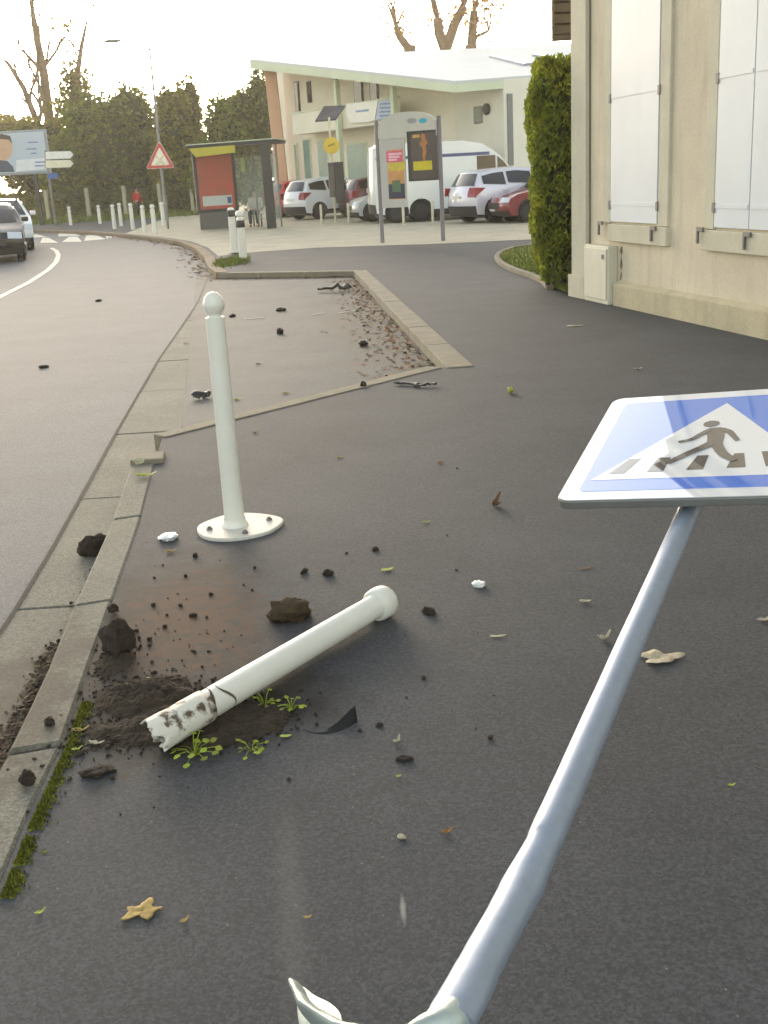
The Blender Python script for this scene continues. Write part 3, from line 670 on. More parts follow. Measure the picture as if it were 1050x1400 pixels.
# rounded grass bed with a stone edging
gc = [G(*p).xy for p in ((735,337),(705,341),(686,348),(682,355),(690,363),(706,371),(728,378),(748,386),(757,396),(775,403),(800,404))]
gi_ = [Vector(p) for p in gc]
bedc = sheet('lawn', gi_+[(5, 15), (6, 20), Vector((G(735,337).xy))+Vector((2, .5))], .03, M['grass'])
ea, eb = offs(gi_, .0), offs(gi_, .09)
if (eb[3]-Vector((3, 16))).length < (ea[3]-Vector((3, 16))).length: eb = offs(gi_, -.09)
strip_blocks('lawn_edging', ea[:9], eb[:9], -.01, .06, 5, .01, M['edge'])
def blades(mb, spots, h, r, wdt=.006, lean=.5):
    for p in spots:
        a = r.uniform(0, 2*pi); d = Vector((cos(a), sin(a), 0)); s = Vector((-d.y, d.x, 0))*wdt; hh = h*(.5+r.random())
        p = Vector(p); mb.add([p-s, p+s, p+d*hh*lean+Vector((0, 0, hh))], [(0, 1, 2)])
gm = MB(); r = random.Random(3); sp = []
while len(sp) < 5000:
    p = G(r.uniform(684, 790), r.uniform(338, 402), .03)
    # inside test against the bed outline
    ins = False; poly = gi_+[Vector((5, 15)), Vector((6, 20))]
    for i in range(len(poly)):
        a, c = poly[i], poly[i-1]
        if (a.y > p.y) != (c.y > p.y) and p.x < (c.x-a.x)*(p.y-a.y)/(c.y-a.y)+a.x: ins = not ins
    if ins: sp.append(p)
blades(gm, sp, .05, r, .008); gm.build('grass', M['grass'], kind='stuff')
# grass tuft round the foot of the paired bollards, verge grass, moss along the kerb
tm = MB(); r = random.Random(4); sp = []
for _ in range(1500):
    a = r.random(); q = G(296+42*a+r.gauss(0, 3), 362-7*a+r.gauss(0, 2.6), .0); sp.append(q)
for _ in range(3500): sp.append(Vector((r.uniform(-26, -10), r.uniform(63.5, 70), 0)))
blades(tm, sp[:1500], .07, r, .012); blades(tm, sp[1500:], .22, r, .05); tm.build('tuft_grass', M['grass'], kind='stuff')
mm = MB(); r = random.Random(6)
mk = resample([G(0,1228).xy, G(40,1128).xy, G(88,1024).xy, G(112,960).xy], 60)
for i in range(3600):
    t = r.random()**1.3*60; k = int(t); p = mk[k].lerp(mk[min(60, k+1)], t-k); wd = (.018+.012*noise.noise(Vector((t*.4, 2, 0))))
    if noise.noise(Vector((t*.35, 5, 1))) < -.34: continue
    q = Vector((p.x+abs(r.gauss(0, wd))*.9+.002, p.y, .0)); s = .006*(.5+r.random()); core(mb=mm, cen=q, rad=(s*.7, s*.7, s*.4), k=1) if i % 5 == 0 else blades(mm, [q], .008, r, .003)
mm.build('moss', M['moss'], kind='stuff')

# ------------------------------------------------------------------ soil thrown up round the broken bollard, crumbs and leaf litter
def soil_h(x, y):
    h = 0
    for cx, cy, rx, ry, a, am in soils:
        dx, dy = x-cx, y-cy; u = (dx*cos(a)+dy*sin(a))/rx; v = (-dx*sin(a)+dy*cos(a))/ry; d = math.sqrt(u*u+v*v)
        h = max(h, am*max(0, 1-d*d*(1+.5*noise.noise(Vector((x*7, y*7, cx*5))))))
    n = noise.noise(Vector((x*14, y*14, 1)))*.5+noise.noise(Vector((x*38, y*38, 2)))*.35+noise.noise(Vector((x*90, y*90, 2)))*.25
    return h*(1+.75*n) - .004 + .006*n
def gxy(px, py): q = G(px, py); return q.x, q.y
soils = [(*gxy(235,985), .26, .13, .5, .022), (*gxy(330,985), .17, .13, .3, .020), (*gxy(195,950), .16, .14, 0, .032), (*gxy(295,1012), .15, .06, .1, .014), (*gxy(160,900), .07, .16, -.1, .015), (*gxy(145,1000), .10, .08, 0, .012)]
b = MB(); N_ = 190; x0, x1, y0, y1 = -1.08, -.14, 2.55, 3.6; idx = {}
for i in range(N_+1):
    for j in range(N_+1):
        x = x0+(x1-x0)*i/N_; y = y0+(y1-y0)*j/N_; idx[i, j] = (x, y, soil_h(x, y))
used = {}
for i in range(N_):
    for j in range(N_):
        q = [(i,j),(i+1,j),(i+1,j+1),(i,j+1)]
        if max(idx[k][2] for k in q) > 0:
            f = []
            for k in q:
                if k not in used: used[k] = len(b.v); b.v.append(idx[k])
                f.append(used[k])
            b.f.append(tuple(f))
b.build('soil', M['soil'], kind='stuff')
def lump(mb, p, s, r, seg=6, flat=.7):
    R = []; off = Vector((r.uniform(0, 50), r.uniform(0, 50), 0)); yaw = r.uniform(0, pi); st = r.uniform(.7, 1.3)
    for i in range(seg+1):
        th = pi*i/seg; row = []
        for j in range(seg*2+1):
            ph = 2*pi*j/(seg*2); v = Vector((sin(th)*cos(ph), sin(th)*sin(ph), cos(th))); q = 1+.45*noise.noise(v*1.4+off)+.25*noise.noise(v*3.7+off)
            v = Vector((v.x*st, v.y/st, v.z*flat))*s*q; row.append(Vector(p)+Vector((v.x*cos(yaw)-v.y*sin(yaw), v.x*sin(yaw)+v.y*cos(yaw), v.z)))
        R.append(row)
    mb.grid(R)
b = MB(); r = random.Random(17)
for k in range(330):
    if k < 190: px, py = r.gauss(205, 70), r.gauss(915, 75)
    elif k < 310: px, py = r.gauss(95, 38)+(900-r.uniform(760, 1040))*.0, r.uniform(760, 1080); px = 150-(py-760)*.42+r.gauss(0, 22)
    else: px, py = r.uniform(380, 720), r.uniform(640, 1150)
    z = 0; q = G(px, py); 
    if q.x < -1.03-.03*(q.y-3): z = -.085; q = G(px, py, z)
    s = .0025+.0075*r.random()**3; lump(b, q+Vector((0, 0, s*.4)), s, r, 4)
for k in range(1500):
    cx, cy, rx, ry, a, am = soils[r.choice((0, 0, 1, 1, 2, 2, 3, 4, 5))]; q = abs(r.gauss(.85, .3)); t = r.uniform(0, 2*pi); u, v = rx*q*cos(t), ry*q*sin(t)
    s = .0015+.006*r.random()**2.5; lump(b, Vector((cx+u*cos(a)-v*sin(a), cy+u*sin(a)+v*cos(a), s*.5)), s, r, 3)
b.build('soil_crumbs', M['soil'], kind='stuff')
def litter(mb, pts, r, s0, z):
    for x, y in pts:
        s = s0*(.5+r.random()); a = r.uniform(0, 2*pi); d = Vector((cos(a), sin(a), r.uniform(-.3, .4))); e = Vector((-d.y, d.x, r.uniform(-.3, .3))); p = Vector((x, y, z+s*.25))
        mb.add([p-d*s, p-d*s*.2+e*s*.5, p+d*s, p-d*s*.1-e*s*.5], [(0, 1, 2, 3)])
b = MB(); r = random.Random(23); pl_ = []
for _ in range(900):
    t = r.random(); q = e1.lerp(e2, t*.95)+en*(.03+abs(r.gauss(0, .24))*(1.3-.5*t)); pl_.append((q.x, q.y))
for _ in range(260):
    q = e2.lerp(b5, r.random())-fn*(.03+abs(r.gauss(0, .12))); pl_.append((q.x, q.y))
litter(b, pl_, r, .028, bayz)
pl_ = []
rk = resample(offs(kc, sgn*.12), 40)
for _ in range(500):
    q = rk[int(r.random()**1.2*30)]+Vector((r.gauss(0, .16), r.gauss(0, .25))); pl_.append((q.x, q.y))
litter(b, pl_, r, .06, ZR)
gl = resample([G(0,1058,ZR).xy, G(28,1000,ZR).xy, G(62,930,ZR).xy, G(82,885,ZR).xy], 30); pl_ = []
for _ in range(420):
    t = r.random()**1.2*30; k = int(t); q = gl[k].lerp(gl[min(30, k+1)], t-k); pl_.append((q.x-abs(r.gauss(0, .022))-.004, q.y))
b2 = MB(); litter(b2, pl_, r, .012, ZR+.014)
for _ in range(160):
    t = r.random()**1.6*30; k = int(t); q = gl[k].lerp(gl[min(30, k+1)], t-k); s_ = .003+.008*r.random()**2; lump(b2, Vector((q.x-abs(r.gauss(0, .03)), q.y, ZR+.014)), s_, r, 3)
M['litter_d'] = mat('gutter_litter', (72, 60, 42), .95, .3, 20, island=.6)
b2.build('gutter_litter', M['litter_d'], kind='stuff')
M['litter'] = mat('dead_leaves', (116, 84, 46), .9, .3, 2, island=.5)
b.build('leaf_litter', M['litter'], kind='stuff')

# ------------------------------------------------------------------ loose debris, one thing each
M['clod'] = mat('clod_earth', (58, 48, 38), 1, .45, 40, 1, 120)
M['clodb'] = mat('brown_earth', (74, 60, 40), 1, .4, 30, 1, 110)
M['stone_w'] = mat('white_shard', (236, 238, 236), .35, .05, 20, coat=.3)
M['chip'] = mat('pale_chip', (176, 172, 140), .7, .2, 30)
M['ly'] = mat('yellow_leaf', (188, 164, 90), .75, .22, 45, c2=(138, 110, 56), bump=.3, bscale=90)
M['lg'] = mat('green_yellow_leaf', (168, 178, 70), .7, .22, 20)
M['lp'] = mat('pale_leaf', (204, 196, 172), .8, .2, 45, c2=(156, 142, 112), bump=.3, bscale=90)
M['lo'] = mat('orange_leaf', (160, 112, 56), .75, .25, 20)
M['lb'] = mat('brown_leaf', (110, 84, 56), .8, .3, 25)
DG = 'debris scattered over the pavement'
def zat(px, py):
    q = G(px, py)
    if py < 600 and (q.x < e1.x) and q.y > 7 and (q-Vector((*e1, 0))).xy.dot(en) > .02 and G(px,py,bayz).y < b5.y: return bayz
    return 0
def clod(px, py, wd, label, m='clod', z=None, flat=.7, name='clod', cat='clod of earth', seed=1):
    z = zat(px, py) if z is None else z; q = G(px, py, z); s = wd/2*(q-Vector((0,0,CAMH))).length/F; r = random.Random(seed*7+px)
    b = MB(); lump(b, Vector((0, 0, s*flat*.7)), s, r, 12, flat); o = b.build(name, M[m], smooth=30); o.location = q; tag(o, label, cat, DG); return o
def leaf(px, py, wd, label, m, shape='oval', curl=.5, rz=0, z=None, ratio=.5, name='fallen_leaf', cat='leaf', tilt=0):
    z = zat(px, py) if z is None else z; q = G(px, py, z); s = wd/2*(q-Vector((0,0,CAMH))).length/F
    n = 40; b = MB(); outl = []
    for k in range(n):
        t = 2*pi*k/n
        if shape == 'oak': rr = 1-.46*abs(sin(2.5*t+.3))**1.3-.12*sin(t*3+1)+.05*sin(17*t); x, y = rr*cos(t), rr*sin(t)*.75
        elif shape == 'oval': x, y = cos(t), sin(t)*ratio*(1-.3*cos(t))
        else: rr = 1+.25*sin(3*t+1)+.18*sin(5*t); x, y = cos(t)*rr, sin(t)*rr*ratio
        outl.append((x*s, y*s))
    rings = [[(x*f, y*f) for x, y in outl+outl[:1]] for f in (1, .7, .4, .05)]
    b.grid([[Vector((x, y, (curl*(y*y*1.6+x*x*.5)/s+.06*s*noise.noise(Vector((x/s*2.5, y/s*2.5, px)))))) for x, y in R] for R in rings])
    o = b.build(name, M[m], smooth=60); md = o.modifiers.new('t', 'SOLIDIFY'); md.thickness = .0006
    o.location = q+Vector((0, 0, .004)); o.rotation_euler = (tilt, 0, radians(rz)); tag(o, label, cat, DG); return o
clod(127, 757, 34, 'round dark clod of earth sitting in the gutter beside the kerb', z=ZR+.012, flat=.85, seed=2)
clod(162, 884, 46, 'large dark clod of earth at the kerb edge by the brown soil', z=.01, flat=.9, seed=3)
clod(155, 835, 15, 'small dark clod on the kerb just beyond the large clod', z=.008, seed=4)
clod(397, 846, 48, 'big brown clod of earth behind the lying bollard', 'clodb', flat=.72, seed=5)
clod(449, 786, 14, 'dark oval lump, the bigger of two beyond the lying bollard', seed=6, flat=.6)
clod(416, 783, 10, 'small dark lump, the smaller of two beyond the lying bollard', seed=7)
clod(38, 1068, 21, 'black clod lying on the kerb stone nearest the camera', z=.008, seed=8)
clod(68, 990, 15, 'dark clod on the kerb between the two bigger clods', z=.008, seed=9)
clod(133, 1058, 32, 'flat dark lump of soil on the asphalt near the mossy kerb', flat=.3, seed=10)
clod(553, 1039, 18, 'flat blackish chip beyond the yellow speck, below the curled black strip', flat=.35, seed=11)
clod(519, 992, 10, 'little dark chip to the right of the curled black strip', flat=.4, seed=12)
clod(513, 752, 10, 'little dark chip beyond the ball end of the lying bollard', flat=.5, seed=13)
clod(587, 838, 17, 'crumbling dark lump right of the lying bollard ball', flat=.6, seed=14)
clod(497, 473, 12, 'dark lump on the bay floor near the leaf litter', seed=15)
clod(383, 456, 12, 'dark lump in the middle of the parking bay', seed=16)
clod(384, 425, 13, 'flat dark lump near the faded dashes in the parking bay', flat=.4, seed=17)
clod(497, 527, 9, 'dark crumb on the stone line at the near end of the bay', z=.01, seed=18)
clod(135, 412, 8, 'dark speck out on the road beyond the gutter', z=ZR, flat=.4, seed=19, name='chip', cat='chip')
clod(60, 503, 10, 'dark speck on the road, nearest the left edge', z=ZR, flat=.4, seed=20, name='chip', cat='chip')
clod(264, 842, 9, 'dark crumb just behind the brown soil stain near the base plate', flat=.5, seed=24)
clod(318, 433, 8, 'dark crumb at the left end of the faded dashes', flat=.5, seed=21)
clod(302, 478, 9, 'dark crumb in the bay close to the upright bollard', flat=.5, seed=22)
clod(267, 761, 8, 'dark crumb between the white shard and the base plate', seed=23)
o = clod(655, 801, 17, 'bright white pebble alone on the asphalt right of the lying bollard', 'stone_w', flat=.5, name='pebble', cat='pebble', seed=31)
o = clod(231, 737, 25, 'white teardrop shard beside the base plate of the upright bollard', 'stone_w', flat=.38, name='shard', cat='shard', seed=34)
clod(190, 633, 12, 'whitish stone on the kerb end by the yellow leaf', 'chip', z=.03, seed=32, name='pebble', cat='pebble')
clod(549, 1146, 9, 'small bright yellow-white pellet on the asphalt', 'lp', seed=33, name='pebble', cat='pebble')
leaf(675, 692, 24, 'curled brown leaf standing up in the middle of the pavement', 'lb', 'x', 1.4, 70, tilt=.5)
leaf(696, 538, 20, 'curled yellow-green leaf farthest out on the pavement left of the sign', 'lg', 'oval', 1.5, 80, tilt=.5)
leaf(681, 871, 22, 'thin pale sliver lying left of the steel pole', 'chip', 'oval', .2, 3, ratio=.25)
leaf(800, 824, 16, 'small cream leaf left of the pole below the sign', 'lp', 'oval', .5, 0)
leaf(826, 875, 18, 'curled pale leaf touching the left side of the pole', 'lp', 'x', 1.2, 30)
leaf(902, 901, 50, 'large whitish leaf lying to the right of the pole', 'lp', 'x', .1, -5, ratio=.75)
leaf(1044, 849, 18, 'pale leaf at the right edge below the sign', 'lp', 'x', .4, 20)
leaf(801, 778, 22, 'thin beige sliver above the cream leaf near the pole', 'lb', 'oval', .2, 12, ratio=.2)
leaf(530, 780, 19, 'pale yellow-green chip beyond the ball end of the lying bollard', 'lg', 'oval', .3, 28, ratio=.45)
leaf(233, 755, 14, 'yellowish leaf just below the white teardrop shard', 'ly', 'x', .5, 10)
leaf(391, 1008, 16, 'pale green chip between the weeds and the curled black strip', 'lg', 'oval', .3, 5, ratio=.4)
leaf(543, 1015, 15, 'whitish curled scrap right of the curled black strip', 'chip', 'x', .8, 60)
leaf(545, 1063, 8, 'tiny greenish chip between the black chip and the yellow pellet', 'lg', 'oval', .5, 20)
leaf(195, 1247, 58, 'large lobed yellow leaf, the biggest on the empty foreground asphalt', 'ly', 'oak', .06, 15)
leaf(253, 1260, 12, 'small yellow leaf right of the big lobed leaf', 'ly', 'x', .4, 50)
leaf(55, 1249, 12, 'small pale leaf left of the big lobed leaf', 'lg', 'x', .4, 40)
leaf(611, 1139, 14, 'small dark-edged leaf right of the yellow pellet', 'lo', 'x', .6, 20)
leaf(420, 1256, 10, 'yellow scrap alone between the big lobed leaf and the pole', 'ly', 'x', .4, 10)
leaf(110, 1000, 18, 'bright yellow leaf on the asphalt between the kerb and the torn bollard end', 'ly', 'x', .5, 15)
leaf(131, 1018, 18, 'dull yellow leaf below the bright one by the kerb', 'lp', 'x', .5, -10)
leaf(105, 1026, 12, 'yellow-green leaf touching the kerb edge, lowest of three', 'lg', 'x', .5, 30)
leaf(198, 651, 24, 'yellow-green leaf lying on the end of the kerb', 'lg', 'x', .4, 0, z=.01)
leaf(590, 498, 20, 'pale leaf in the corner of the bay by the edging stone', 'lp', 'x', .5, 10)
leaf(354, 498, 11, 'yellow leaf in the bay right of the upright bollard', 'ly', 'x', .4, 10)
leaf(324, 547, 11, 'yellow-green leaf in the bay close against the upright bollard', 'lg', 'x', .4, 10)
leaf(391, 538, 13, 'dull yellow leaf in the bay near the stone line', 'ly', 'oval', .4, 10)
leaf(349, 592, 10, 'orange-yellow leaf just this side of the stone line', 'lo', 'x', .4, 40)
leaf(602, 633, 11, 'orange leaf alone in the middle of the pavement', 'lo', 'x', .5, 40)
leaf(583, 715, 10, 'small green and white scrap on the empty pavement', 'lg', 'x', .4, 10)
leaf(464, 626, 9, 'tiny yellow scrap on the pavement beyond the upright bollard', 'ly', 'x', .4, 10)
leaf(786, 446, 22, 'pale scrap of paper on the pavement in front of the house', 'chip', 'oval', .1, -5, ratio=.4, name='paper_scrap', cat='paper')
leaf(872, 505, 10, 'pale leaf on the pavement behind the sign', 'lp', 'x', .4, 10)
leaf(1000, 1075, 9, 'small green leaf on the bare asphalt right of the pole', 'lg', 'x', .4, 10)
leaf(255, 470, 9, 'small pale leaf in the concrete gutter beside the bay', 'ly', 'x', .4, 10, z=ZR+.015)
# bark, twigs and the curled strip
def stick(px0, py0, px1, py1, r0, label, name, cat, m, z=None, wob=.25, seed=1, strip=False):
    z = zat((px0+px1)/2, (py0+py1)/2) if z is None else z; A, B = G(px0, py0, z), G(px1, py1, z); c = (A+B)/2; r = random.Random(seed); n = 8; L = (B-A).length
    pts = [A.lerp(B, i/n)-c+Vector((r.uniform(-1, 1)*wob*.1*L, r.uniform(-1, 1)*wob*.25*L, r0*.8+abs(r.gauss(0, r0*.4)))) for i in range(n+1)]
    b = MB(); b.tube(pts, [r0*(.5+.7*r.random()) for _ in pts], 8, True, [(.6, 1.2)]*(n+1)); o = b.build(name, M[m], smooth=50); o.location = c; tag(o, label, cat, DG); return o
stick(433, 400, 477, 397, .05, 'thick dark piece of bark at the far end of the parking bay', 'bark_piece', 'bark', 'dark', seed=2, wob=.5)
stick(541, 526, 572, 528, .016, 'dark twig on the asphalt near the corner of the bay, left half', 'twig', 'twig', 'dark', z=0, seed=3)
stick(566, 530, 595, 528, .016, 'dark twig touching the end of its neighbour near the bay corner', 'twig', 'twig', 'dark', z=0, seed=4)
stick(263, 546, 288, 543, .03, 'short dark chunk of bark where the gutter meets the bay', 'bark_piece', 'bark', 'dark', z=bayz, seed=5, wob=.4)
bt = [(413,998),(430,1003),(448,1004),(464,1000),(477,994),(489,987)]; tp_ = [(415,996),(430,998),(447,996.5),(461,988),(473,976),(485,964)]
c0 = G(450, 995); Rb, Rm, Rt = [], [], []
for i in range(21):
    u = i/20*5; k = min(4, int(u)); t = u-k; sm = lambda A: (A[k][0]*(1-t)+A[k+1][0]*t, A[k][1]*(1-t)+A[k+1][1]*t)
    q = G(*sm(bt)); p = P(*sm(tp_), q.y+.03); Rb.append(q-c0+Vector((0,0,.001))); Rm.append((q+p)/2-c0+Vector((0, .012, -.001))); Rt.append(p-c0)
b = MB(); b.grid([Rb, Rm, Rt]); o = b.build('rubber_strip', M['black'], smooth=60); md = o.modifiers.new('t', 'SOLIDIFY'); md.thickness = .003; o.location = c0
tag(o, 'curled black strip of rubber below the lying bollard', 'rubber strip', DG)
# weeds at the foot of the lying bollard
def weed(px, py, n, s, label, seed, spread=.05, hgt=.03, m='weed'):
    r = random.Random(seed); q = G(px, py); t = thing('weed', label, 'weed', q, 0, 'weeds by the lying bollard'); b = MB(); st = MB()
    for k in range(n):
        a = 2*pi*k/n+r.uniform(-.4, .4); d = Vector((cos(a), sin(a), 0)); L = spread*(.4+.8*r.random()); tip = d*L+Vector((0, 0, hgt*(.3+r.random())))
        st.tube([Vector((0, 0, -.005)), tip*.5+Vector((0, 0, .008)), tip], .0013, 5)
        sd_ = Vector((-d.y, d.x, .2))*s; e = (d+Vector((0, 0, r.uniform(-.5, .4))))*s*1.6
        b.add([tip, tip+e*.35+sd_*.8, tip+e*.75+sd_*.55, tip+e, tip+e*.75-sd_*.55, tip+e*.35-sd_*.8], [(0,1,2,3),(0,3,4,5)])
    b.build('foliage', M[m], t); st.build('stem', M[m], t)
M['weed'] = mat('weed_leaf', (124, 138, 30), .7, .25, 30, island=.35)
weed(266, 1032, 15, .014, 'bright green rosette weed under the torn end of the lying bollard', 1, .06)
weed(398, 972, 9, .010, 'small weed at the right end of the dark soil hollow', 2, .03)
weed(362, 965, 10, .009, 'mossy weed tight under the lying bollard shaft', 3, .045)
weed(344, 1026, 12, .009, 'low weed on the near rim of the dark soil hollow', 4, .05, .015)
weed(340, 945, 8, .010, 'sprig of weed leaning against the side of the lying bollard', 5, .035, .06)
weed(205, 942, 12, .008, 'low yellowish weed on the soil left of the lying bollard', 6, .07, .012)
# ------------------------------------------------------------------ the white roofed building across the forecourt
bd = thing('building', 'two storey cream building with a sloping white roof, columns and balcony', 'building', P(520, 290, 48).xy.to_3d())
A_, B_ = P(398, 250, 54), P(692, 250, 41)
FP = Plane(A_, B_)
def fz(px, py, off=0): return FP.sz(px, py, off)
sA, sB = fz(398, 250)[0], fz(692, 250)[0]
b = MB(); b.wpoly(FP, [(sA, -.05), (sB, -.05), (sB, fz(692, 108)[1]), (sA, fz(398, 90)[1])], -.3, 0); wpart(b, 'wall', M['cream'], bd)
rl, rc, re_, rr2 = P(341, 84, 52.5), P(623, 115, 39.3), P(800, 101, 44), P(800, 62, 60)
rn = (rc-rl).cross(rr2-rl).normalized()
def onroof(px, py, up=0): d = ray(px, py); C = Vector((0,0,CAMH)); return C+d*((rl+rn*0-C).dot(rn)/d.dot(rn))+Vector((0,0,up))
re_ = onroof(800, 101)
b = MB(); b.prism([rl, rc, re_, rr2], (0, 0, .10)); wpart(b, 'roof', M['roof'], bd)
b = MB(); edv = (rc-rl).normalized(); en_ = Vector((0, 0, -1)); out_ = -FP.n
b.prism([rl+Vector((0,0,-.30)), rc+Vector((0,0,-.26)), rc+Vector((0,0,-.003)), rl+Vector((0,0,-.003))], -FP.n*.15); wpart(b, 'fascia', M['fascia'], bd)
ev = (re_-rc).normalized(); b = MB(); q = rc+ev*.02; b.prism([q+Vector((0,0,-.26)), re_+Vector((0,0,-.26)), re_+Vector((0,0,-.003)), q+Vector((0,0,-.003))], Vector((-ev.y, ev.x, 0))*.15); wpart(b, 'fascia', M['fascia'], bd)
b = MB(); b.prism([rl+Vector((0,0,-.31)), rc+Vector((0,0,-.27)), FP.pt(sB, rc.z-.1, -.1), FP.pt(sA, rl.z-.35, -.1)], (0, 0, .02)); wpart(b, 'soffit', M['cream'], bd)
for a in (((668, 81.5), (678, 80.5), (729, 92), (716, 94)), ((727, 80), (738, 79.5), (790, 88), (776, 89))):
    b = MB(); b.prism([onroof(x, y, .11) for x, y in a], (0, 0, .08)); wpart(b, 'roof_light', mat('roof_glass', (120, 128, 160), .25, .05), bd)
# end column, slender posts
q0, q1 = P(391, 290, 53), P(369, 94, 53); b = MB(); q0.z = -.05
b.prism([q0+Vector((-.26, -.2, 0)), q0+Vector((.26, -.2, 0)), q0+Vector((.26, .3, 0)), q0+Vector((-.26, .3, 0))], q1-q0); wpart(b, 'end_column', M['pink'], bd, bevel=.03)
for px, py in ((465.5, 200), (540, 160), (621, 150)):
    s, _ = fz(px, py, 1.25); zt = rl.z+(rc.z-rl.z)*max(0, min(1, (FP.pt(s, 0)-rl).dot(edv)/(rc-rl).length))-.3
    if px < 600: b = MB(); b.wbox(FP, s-.1, s+.1, -.05, zt, 1.17, 1.37); wpart(b, 'post', M['fascia'], bd)
# a return wall behind the end column
PR = Plane(P(376, 250, 57), P(398, 250, 54)); b = MB(); b.wpoly(PR, [(0, -.05), (PR.len-.02, -.05), (PR.len-.02, PR.sz(398, 90)[1]), (0, PR.sz(376, 90)[1])], -.2, 0); wpart(b, 'return_wall', M['cream'], bd)
# balcony with parapet
s0, s1 = fz(401, 188, 1.1)[0], fz(544, 160, 1.1)[0]; zb = fz(470, 176, 1.1)[1]; zp = fz(470, 145, 1.1)[1]
b = MB(); b.wbox(FP, s0, s1, zb, zb+.22, .002, 1.1); bl = wpart(b, 'balcony', M['cream'], bd)
b = MB(); b.wbox(FP, s0, s1, zb+.22, zp, .98, 1.1); wpart(b, 'parapet', M['cream'], bl)
b = MB(); b.wbox(FP, s0-.02, s1, zp, zp+.06, .94, 1.14); wpart(b, 'coping', M['fascia'], bl)
for x0, x1, y0, y1 in ((403, 412, 112, 160), (420, 427, 112, 140), (456, 464, 104, 150), (484, 498, 104, 150), (506, 519, 106, 150)):
    a0_, zt = fz(x0, y0); a1_, zl = fz(x1, y1)
    fr = wpart(MB().wbox(FP, a0_, a1_, zl, zt, .001, .06), 'window', M['dark'], bd); wpart(MB().wbox(FP, a0_+.06, a1_-.06, zl+.06, zt-.06, .061, .07), 'pane', M['win'], fr)
for x0, x1, y0, y1 in ((402, 411, 196, 262), (414, 430, 190, 268), (434, 452, 192, 262), (474, 505, 196, 250), (545, 600, 205, 260)):
    a0_, zt = fz(x0, y0); a1_, zl = fz(x1, y1); zl = max(.1, zl)
    fr = wpart(MB().wbox(FP, a0_, a1_, zl, zt, .001, .05), 'window', M['fascia'], bd); wpart(MB().wbox(FP, a0_+.07, a1_-.07, zl+.07, zt-.07, .051, .058), 'pane', mat('pale_glass', (130, 160, 150), .15, .15, .8), fr)
# white name board on the parapet, striped on its right, and the box and floodlight on the blank wall
sb = [fz(x, y, 1.13) for x, y in ((476, 142), (518, 138), (514, 164), (506, 167), (482, 168), (474, 156))]
nb = thing('name_board', 'white name board with a blue striped end fixed on the balcony parapet', 'sign', FP.pt(*sb[4], 1.12))
wpart(MB().wpoly(FP, sb, 1.145, 1.19), 'board', M['white'], nb)
wpart(MB().wpoly(FP, [fz(x, y, 1.13) for x, y in ((519, 138), (544, 136), (541, 161), (515, 164))], 1.145, 1.185), 'end_board', mat('pale_blue', (170, 186, 205), .5), nb)
for k in range(4):
    y = 141+k*5.4; wpart(MB().wpoly(FP, [fz(x, yy, 1.13) for x, yy in ((521, y+.2), (542, y-1), (542, y+1.2), (521, y+2.4))], 1.186, 1.19), 'stripe', mat('blue_ink', (110, 130, 170), .6), nb)
wpart(MB().wpoly(FP, [fz(x, yy, 1.13) for x, yy in ((488, 151), (506, 149), (506, 152), (488, 154))], 1.191, 1.195), 'lettering_bar', mat('blue_ink', (150, 165, 195), .6), nb)
wb = thing('wall_box', 'grey electrical box high on the blank cream wall of the far building', 'wall box', FP.pt(*fz(660, 168)))
a0_, zt = fz(654, 146); a1_, zl = fz(668, 168)
wpart(MB().wbox(FP, a0_, a1_, zl, zt, .001, .25), 'housing', M['greymetal'], wb, bevel=.03); wpart(MB().wbox(FP, a0_+.08, a1_-.08, zl+.08, zt-.08, .251, .262), 'door', mat('grey_green', (140, 146, 130), .6), wb)
fl2 = thing('floodlight', 'black round floodlight beside the grey box on the far cream wall', 'lamp', FP.pt(*fz(675, 150)))
s, z = fz(675, 149); b = MB(); Mn = FP.n.to_track_quat('Z', 'Y').to_matrix(); b.lathe([(.05, 0), (.05, .2), (.18, .22), (.2, .36), (.16, .40), (.001, .41)], 16, Mn, FP.pt(s, z, 0)); wpart(b, 'lamp_body', M['dark'], fl2, smooth=40)
b = MB(); b.wbox(FP, s-.25, s-.05, z-.03, z+.03, .02, .06); wpart(b, 'bracket', M['dark'], fl2)
# right wing and pillar
b = MB(); PW2 = Plane(P(691, 250, 40.4), P(770, 250, 41.5)); b.wpoly(PW2, [(0, -.05), (PW2.len, -.05), (PW2.len, PW2.sz(770, 104)[1]), (0, PW2.sz(691, 108)[1])], -4, 0); wpart(b, 'side_wing', mat('white_wall', (226, 222, 206), .9, .05, 1), bd)
s0, _ = PW2.sz(694, 200); s1, _ = PW2.sz(701, 200); wpart(MB().wbox(PW2, s0, s1, PW2.sz(697, 226)[1], PW2.sz(697, 128)[1], .001, .05), 'dark_strip', M['greymetal'], bd)
s0, _ = fz(683, 200, .3); s1, _ = fz(691, 200, .3); wpart(MB().wbox(FP, s0, s1, -.05, fz(687, 116, .3)[1], .02, .3), 'pillar', M['stone'], bd)

